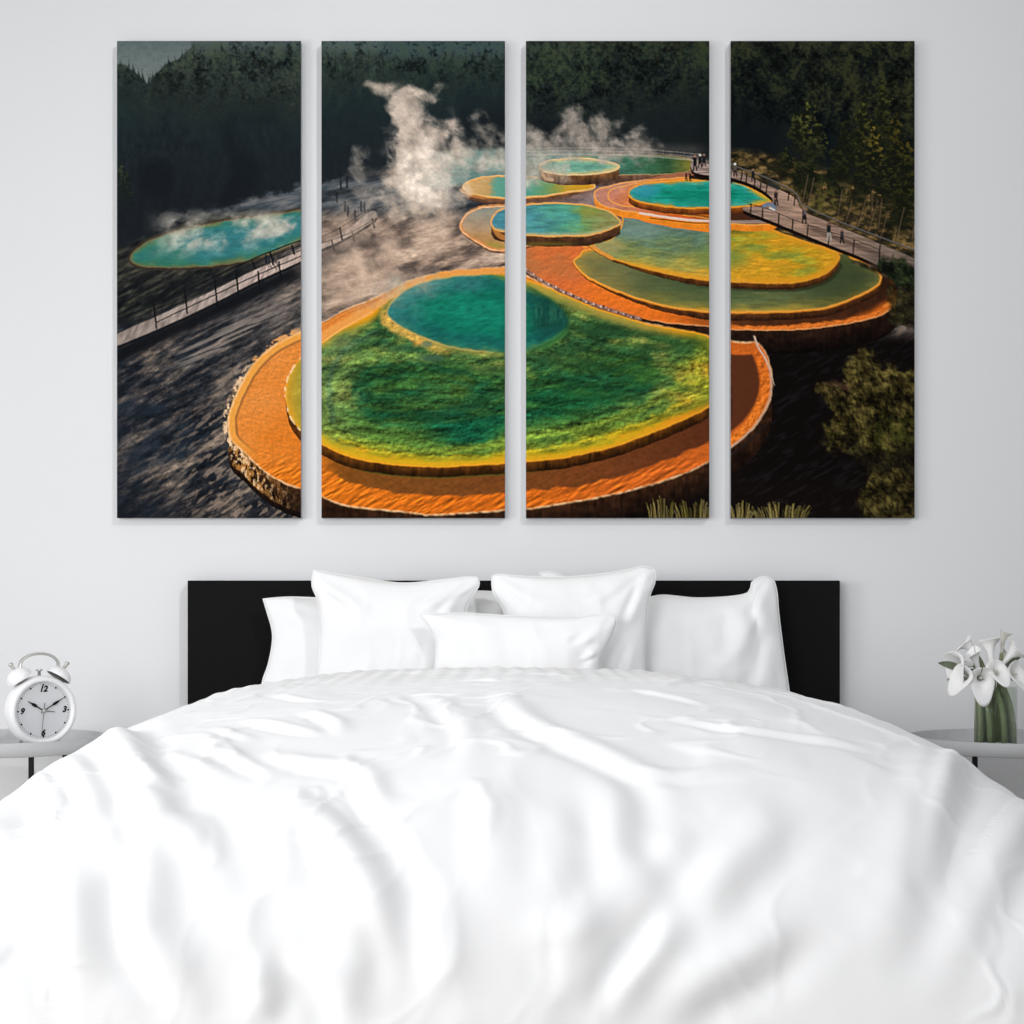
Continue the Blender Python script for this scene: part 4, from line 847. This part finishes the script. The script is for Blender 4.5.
build_pillow('small low white lumbar pillow in front at the centre', -.385, .10,
             [(420.5, 615), (432, 613.5), (470, 613), (480, 614), (520, 616), (570, 617), (600, 614), (612, 613)], [(612, 613), (617, 620), (612, 636), (602, 655), (600, 670), (606, 700)], [(432, 700), (490, 706), (550, 706), (606, 700)],
             [(420.5, 615), (426, 624), (435, 640), (436, 655), (434, 675), (432, 700)], .042, 5, G_P, .8, folds=((.8, -.3, .95, .4, .10, .010), (.9, -.9, .6, -.2, .10, .009), (.72, .1, .9, -.1, .07, .006)))

# ---------------------------------------------------------------- bedside tray tables
def tray_table(label, x, y, sgn):
    t = thing('bedside_table', label, 'side table', (x, y, 0), 0, 'round tray bedside tables')
    r = .25
    bm = bmesh.new(); add_lathe(bm, [(0, .587), (r-.004, .585), (r, .587), (r, .618), (r-.002, .620), (r-.0055, .620), (r-.0075, .618), (r-.0075, .595), (0, .594)], 96); obj('tray', bm, M_tray, t)
    for lx, ly in (((.128, -.200), (.10, .205), (-.128, -.200), (-.10, .205)) if sgn > 0 else ((.143, -.200), (.102, .205), (-.143, -.200), (-.118, .205))):
        bm = bmesh.new(); add_box(bm, (-.0056, -.0056, 0), (.0056, .0056, .586), .001, 1); obj('leg', bm, M_legb, t, smooth=False, loc=(lx*sgn, ly, 0))
    return t
XL, XR, YT = -1.283, 1.255, -.40
tray_table('round pale grey tray table left of the bed under the alarm clock', XL, YT, 1)
tray_table('round grey tray table right of the bed under the flower vase', XR, YT, -1)

# ---------------------------------------------------------------- alarm clock
ck = thing('alarm_clock', 'white twin-bell alarm clock with black hands on the left tray table', 'alarm clock', (WX(39.2, -.42), -.42, .5945), math.radians(37))
R0 = .0875; cz = .0915; dep = .062
RX = Matrix.Rotation(PI/2, 4, 'X')            # lathe axis to -Y (towards the viewer)
def face_M(yoff): return Matrix.Translation((0, yoff, cz)) @ RX
bm = bmesh.new(); add_lathe(bm, [(0, -.034), (.055, -.034), (.078, -.026), (R0-.002, -.012), (R0, 0), (R0, .022), (R0-.002, .030), (.082, .036), (.076, .037), (.0725, .034), (.0715, .026), (0, .026)], 72, face_M(0)); obj('case', bm, M_clock, ck)
bm = bmesh.new(); add_lathe(bm, [(0, 0), (.0712, 0), (.0712, .0008), (0, .0008)], 72, face_M(-.0262)); dial = obj('dial', bm, M_dial, ck, smooth=False)
yd = -.0274
def dial_pt(ang, r, y=yd): return Vector((math.sin(ang)*r, y, cz+math.cos(ang)*r))
bm = bmesh.new()
for k in range(60):
    if k % 5 == 0: continue
    a = 2*PI*k/60; p = dial_pt(a, .0655); add_box(bm, (p.x-.0008, p.y-.0003, p.z-.0008), (p.x+.0008, p.y+.0003, p.z+.0008))
for k in range(12):
    a = 2*PI*k/12; p = dial_pt(a, .0648); s_ = .0021 if k else .0021
    vs = [bm.verts.new(p+Matrix.Rotation(a, 3, 'Y') @ Vector((dx*s_, dy, dz*s_))) for dy in (-.0004, .0004) for dx, dz in ((-1, -1), (1, -1), (1, 1), (-1, 1))]
    bm.faces.new(vs[0:4]); bm.faces.new(vs[4:8][::-1])
    for q in range(4): bm.faces.new((vs[q], vs[4+q], vs[4+(q+1) % 4], vs[(q+1) % 4]))
obj('minute_marks', bm, M_ink, dial, smooth=False)
for txt, ang, r in (('12', 0, .0540), ('3', PI/2*.985, .0545), ('6', PI*.985, .0540), ('9', -PI/2, .0545)):
    cu = bpy.data.curves.new('numeral', 'FONT'); cu.body = '9' if txt == '6' else txt; cu.size = .0205; cu.align_x = 'CENTER'; cu.align_y = 'CENTER'; cu.extrude = .0003; cu.shear = .25; cu.offset = .0009
    tmp = bpy.data.objects.new('numeral', cu); C.objects.link(tmp)
    me = bpy.data.meshes.new_from_object(tmp.evaluated_get(bpy.context.evaluated_depsgraph_get())); bpy.data.objects.remove(tmp); bpy.data.curves.remove(cu)
    me.transform(Matrix.Translation(dial_pt(ang, r)) @ Matrix.Rotation(PI/2, 4, 'X') @ Matrix.Rotation(PI if txt == '6' else 0, 4, 'Z')); me.name = 'numeral'
    me.materials.clear()
    link('numeral', me, M_ink, dial, smooth=False)
def hand(name, ang, L, tail, w, y, m_, spade=False):
    bm = bmesh.new(); prof = [(-tail, w*.8), (0, w*1.1), (L*.42, w*1.1), (L*.52, w*3.0), (L*.68, w*2.8), (L*.78, w*1.1), (L, w*.6)] if spade else [(-tail, w), (L, w*.7)]
    A, B = [], []
    d = Vector((math.sin(ang), 0, math.cos(ang))); n = Vector((math.cos(ang), 0, -math.sin(ang)))
    for yy, lst in ((y-.0004, A), (y+.0004, B)):
        for q, ww in prof: lst.append((bm.verts.new(Vector((0, yy, cz))+d*q+n*ww), bm.verts.new(Vector((0, yy, cz))+d*q-n*ww)))
    for lst in (A, B):
        for i in range(len(lst)-1): bm.faces.new((lst[i][0], lst[i+1][0], lst[i+1][1], lst[i][1]))
    for i in range(len(A)-1):
        for s_ in (0, 1): bm.faces.new((A[i][s_], A[i+1][s_], B[i+1][s_], B[i][s_]))
    for i in (0, -1): bm.faces.new((A[i][0], A[i][1], B[i][1], B[i][0]))
    obj(name, bm, m_, ck, smooth=False)
hand('hour_hand', math.radians(302), .047, .006, .0013, -.0300, M_ink, True)
hand('minute_hand', math.radians(59), .060, .008, .0011, -.0312, M_ink, True)
hand('alarm_hand', math.radians(97), .030, .004, .0012, -.0290, M_hand)
hand('second_hand', math.radians(186), .056, .020, .0009, -.0324, M_hand)
bm = bmesh.new(); add_lathe(bm, [(0, 0), (.0042, 0), (.0042, .008), (.003, .009), (0, .009)], 20, face_M(-.0265)); obj('hand_hub', bm, M_chrome, ck)
for s_ in (-1, 1):
    tilt = Matrix.Rotation(s_*math.radians(33), 4, 'Y'); base = Vector((s_*.052, 0, cz+.084))
    Mb = Matrix.Translation(base) @ tilt
    prof = [(.0325*math.cos(a), .027*math.sin(a)) for a in [PI/2*k/12 for k in range(13)]]
    bm = bmesh.new(); add_lathe(bm, prof+[(0, .025)]+[(.0305*math.cos(a), .0245*math.sin(a)) for a in [PI/2*(12-k)/12 for k in range(1, 13)]]+[(.0325, 0)], 40, Mb @ Matrix.Translation((0, 0, -.004))); bell = obj('bell', bm, M_clock, ck)
    bm = bmesh.new(); add_lathe(bm, [(0, 0), (.0300, 0), (.0300, .002), (0, .002)], 32, Mb @ Matrix.Translation((0, 0, -.003))); obj('bell_shade_disc', bm, M_bell_shade, bell)  # dark disc closing the mouth, standing in for shade inside the bell
    bm = bmesh.new(); add_lathe(bm, [(0, -.03), (.003, -.03), (.003, .024), (.0042, .025), (.0042, .034), (.006, .036), (.006, .041), (0, .043)], 18, Mb); obj('bell_post', bm, M_chrome, ck)
bm = bmesh.new(); hp_ = []
for k in range(25):
    a = PI*k/24; hp_.append((-.050*math.cos(a)*1.0, 0, cz+.106+.036*math.sin(a)**.75))
hp_ = [(-.053, 0, cz+.098)]+hp_+[(.053, 0, cz+.098)]
add_tube(bm, hp_, .0036, 12, up=(0, 1, 0), flat=2.4); hh = obj('handle', bm, M_chrome, ck)
bm = bmesh.new(); add_lathe(bm, [(0, .07), (.004, .07), (.004, .098), (.0085, .099), (.0085, .103), (0, .104)], 20, Matrix.Translation((0, .0, cz))); obj('hammer_button', bm, M_chrome, ck)
for s_, yy in ((-1, -.018), (1, -.018), (-1, .02), (1, .02)):
    bm = bmesh.new(); add_tube(bm, [(s_*.036, yy, cz-.076), (s_*.046, yy-.002, .0105), (s_*.049, yy-.002, .0022)], [.0042, .0034, .0030], 12); obj('foot', bm, M_chrome, ck)

# ---------------------------------------------------------------- vase and calla lilies
VX, VY, VZ = WX(996, -.42), -.42, .5945
vase = thing('glass_vase', 'clear cylindrical glass vase on the right tray table', 'vase', (VX, VY, VZ))
rv, hv = .0515, .150
bm = bmesh.new(); add_lathe(bm, [(0, 0), (rv-.002, 0), (rv, .002), (rv, hv-.001), (rv-.001, hv), (rv-.002, hv-.001), (rv-.0025, .007), (0, .006)], 64); obj('glass', bm, M_glass, vase)

def build_spathe(L, Rr, tip, openness=1.0, fold=.35):
    """white funnel flaring to a pointed lip; axis +Z, tip towards +X"""
    nu, nv = 56, 30; P = np.zeros((nv, nu, 3))
    for i in range(nv):
        v = i/(nv-1)
        for j in range(nu):
            th = -PI+2*PI*j/(nu-1)
            c = max(0, math.cos(th)); back = max(0, -math.cos(th))
            r = Rr*(.12+.30*v**.8+.58*openness*v**3.2)
            r *= 1+tip*v**3*(.75*c**3+1.0*c**14)-.22*back**3*v**2
            z = L*(v**.92)*(1-.10*openness*v**3)
            z -= tip*Rr*.35*c**4*v**7                      # tip curls back
            z += .14*L*back**2*v**3
            z -= openness*Rr*.22*abs(math.sin(th))**2*v**8  # rolled rim at both sides
            over = fold*Rr*.12*(1 if th > 0 else -1)*back**6
            P[i, j] = (r*math.cos(th), r*math.sin(th)*(1.0)+over, z)
    me = grid_mesh('petal', P)
    return me
def lily(label, px, py, y, L, Rr, tip, axis, tipdir, foot, openness=1.0, m_=None, leaf=None):
    """px,py: where the middle of the mouth is seen"""
    ax = Vector(axis).normalized(); td = Vector(tipdir); td = (td-ax*td.dot(ax)).normalized(); sd_ = ax.cross(td)
    mouth = at(px, py, y); base = mouth-ax*L*.75
    t = thing('calla_lily', label, 'flower', foot, 0, 'calla lilies in the glass vase')
    F = Vector(foot)
    Mx = Matrix((td, sd_, ax)).transposed().to_4x4(); Mx.translation = base-F
    me = build_spathe(L, Rr, tip, openness); me.transform(Mx)
    o = link('petal', me, m_ or M_petal, t); s_ = o.modifiers.new('t', 'SOLIDIFY'); s_.thickness = .0014; s_.offset = 0
    bm = bmesh.new(); add_tube(bm, [Mx @ Vector((0, 0, L*q)) for q in (.05, .2, .4, .6, .72, .76)], [.003, .0036, .0038, .0034, .0025, .0008], 12); obj('spadix', bm, M_spadix, t)
    # stem: from the vase floor straight up, then bending into the flower
    p0 = Vector((0, 0, 0)); p3 = base-F+ax*.004; p1 = Vector((0, 0, .15)); rim = Vector((0, 0, .15)); p2 = p3-ax*.035
    pts = []
    for k in range(17):
        q = k/16; pts.append(p0*(1-q)**3+3*p1*(1-q)**2*q+3*p2*(1-q)*q*q+p3*q**3)
    bm = bmesh.new(); add_tube(bm, pts, [.0072]*11+[.0066, .006, .0056, .005, .0048, .005], 10); obj('stem', bm, M_stem, t)
    if leaf:
        a, b_, w = leaf; A = at(*a)-F; B = at(*b_)-F; mid = (A+B)/2+Vector((0, -.008, .006)); P = np.zeros((9, 5, 3))
        for i in range(9):
            q = i/8; c = A*(1-q)**2+mid*2*q*(1-q)+B*q*q; ww = w*math.sin(PI*min(1, q*.94+.05))**.7
            for j in range(5): P[i, j] = c+Vector((0, (abs(j-2)-1)*-.002, (j-2)/2*ww))
        o = link('leaf', grid_mesh('leaf', P), M_leaf, t); s_ = o.modifiers.new('t', 'SOLIDIFY'); s_.thickness = .0008
    return t
def ft(dx, dy): return (VX+dx*1.22, VY+dy*1.1, VZ+.0085)
lily('white calla lily facing forward with its pointed tip down over the vase rim', 982, 678, -.50, .055, .032, .70, (-.06, -1, .06), (.06, 0, -1), ft(-.020, -.030))
lily('white calla lily at the lower left, mouth turned down to the left', 963, 675, -.49, .058, .030, .6, (-.62, -.66, .25), (-.55, .1, -.9), ft(-.034, -.012))
lily('white calla lily furthest left with dark green leaves under its long arched lip', 955, 664, -.46, .072, .036, .6, (-.75, -.35, .05), (-.3, -.5, -.8), ft(-.036, .012), leaf=((966, 671, -.47), (938, 663, -.46), .010))
lily('small white calla lily at the back left with a thin pointed tip', 968, 644, -.40, .058, .024, .8, (-.55, .15, .75), (-1, 0, .35), ft(-.016, .030), .7)
lily('upright white calla lily at the top centre seen from behind', 989, 646, -.43, .078, .028, .5, (-.05, .30, 1), (.2, -.7, .4), ft(-.004, .010), .75)
lily('white calla lily above the vase rim just right of the forward-facing one', 997, 670, -.49, .052, .029, .6, (.12, -.62, .62), (.15, -.3, -1), ft(.008, -.034))
lily('white calla lily at the lower right edge tilted to the right', 1016, 673, -.48, .060, .034, .6, (.45, -.62, .45), (.5, -.2, -.8), ft(.032, -.018))
lily('cream calla bud standing tallest above the others', 1003, 637, -.41, .060, .014, .9, (.10, .05, 1), (.3, 0, 1), ft(.014, .032), .35, m_=M_bud)
lily('white calla lily at the right edge with lip stretched sideways', 1014, 651, -.43, .064, .028, .7, (.55, -.1, .7), (1, 0, .1), ft(.034, .014), .8, leaf=((1004, 668, -.44), (1022, 655, -.42), .008))
lily('white calla lily half hidden in the middle of the bunch', 974, 655, -.44, .062, .024, .6, (-.3, -.1, .9), (-.6, -.6, .2), ft(-.010, -.006), .7, leaf=((975, 670, -.45), (947, 680, -.45), .009))
lily('cream calla lily at the back right behind the edge one', 1006, 657, -.41, .060, .020, .5, (.25, -.05, .95), (.6, -.4, .3), ft(.018, .000), .6, m_=M_bud)

# ---------------------------------------------------------------- light
w = bpy.data.worlds.new('world'); scene.world = w; w.use_nodes = True
bg = w.node_tree.nodes['Background']; bg.inputs['Color'].default_value = (.955, .975, 1, 1); bg.inputs['Strength'].default_value = WORLD
def area(name, loc, target, sx, sy, power, col=(1, 1, 1), spread=PI):
    l = bpy.data.lights.new(name, 'AREA'); l.shape = 'RECTANGLE'; l.size = sx; l.size_y = sy; l.energy = power; l.color = col; l.spread = spread
    o = bpy.data.objects.new(name, l); C.objects.link(o); o.location = loc
    o.rotation_euler = (Vector(target)-Vector(loc)).to_track_quat('-Z', 'Y').to_euler(); return o
area('window_light', (-3.6, -3.0, 1.15), (-.2, 0, .9), 1.6, 1.3, P_LEFT)
area('front_fill', (-2.4, -6.0, 1.9), (.1, -2.1, .4), 2.8, 2.0, P_TOP, spread=math.radians(80))
area('canvas_shadow_light', (3.2, -6.2, 5.2), (-.50, 0, 2.05), .30, .30, P_CAN, spread=math.radians(38))  # added lamp, throws the canvases' shadows to the left and below
area('overhead_fill', (-.5, -1.75, 2.9), (-.05, -1.45, .7), 1.8, 1.4, P_OVER, spread=math.radians(95))  # added fill above the bed, brightens the top of the duvet
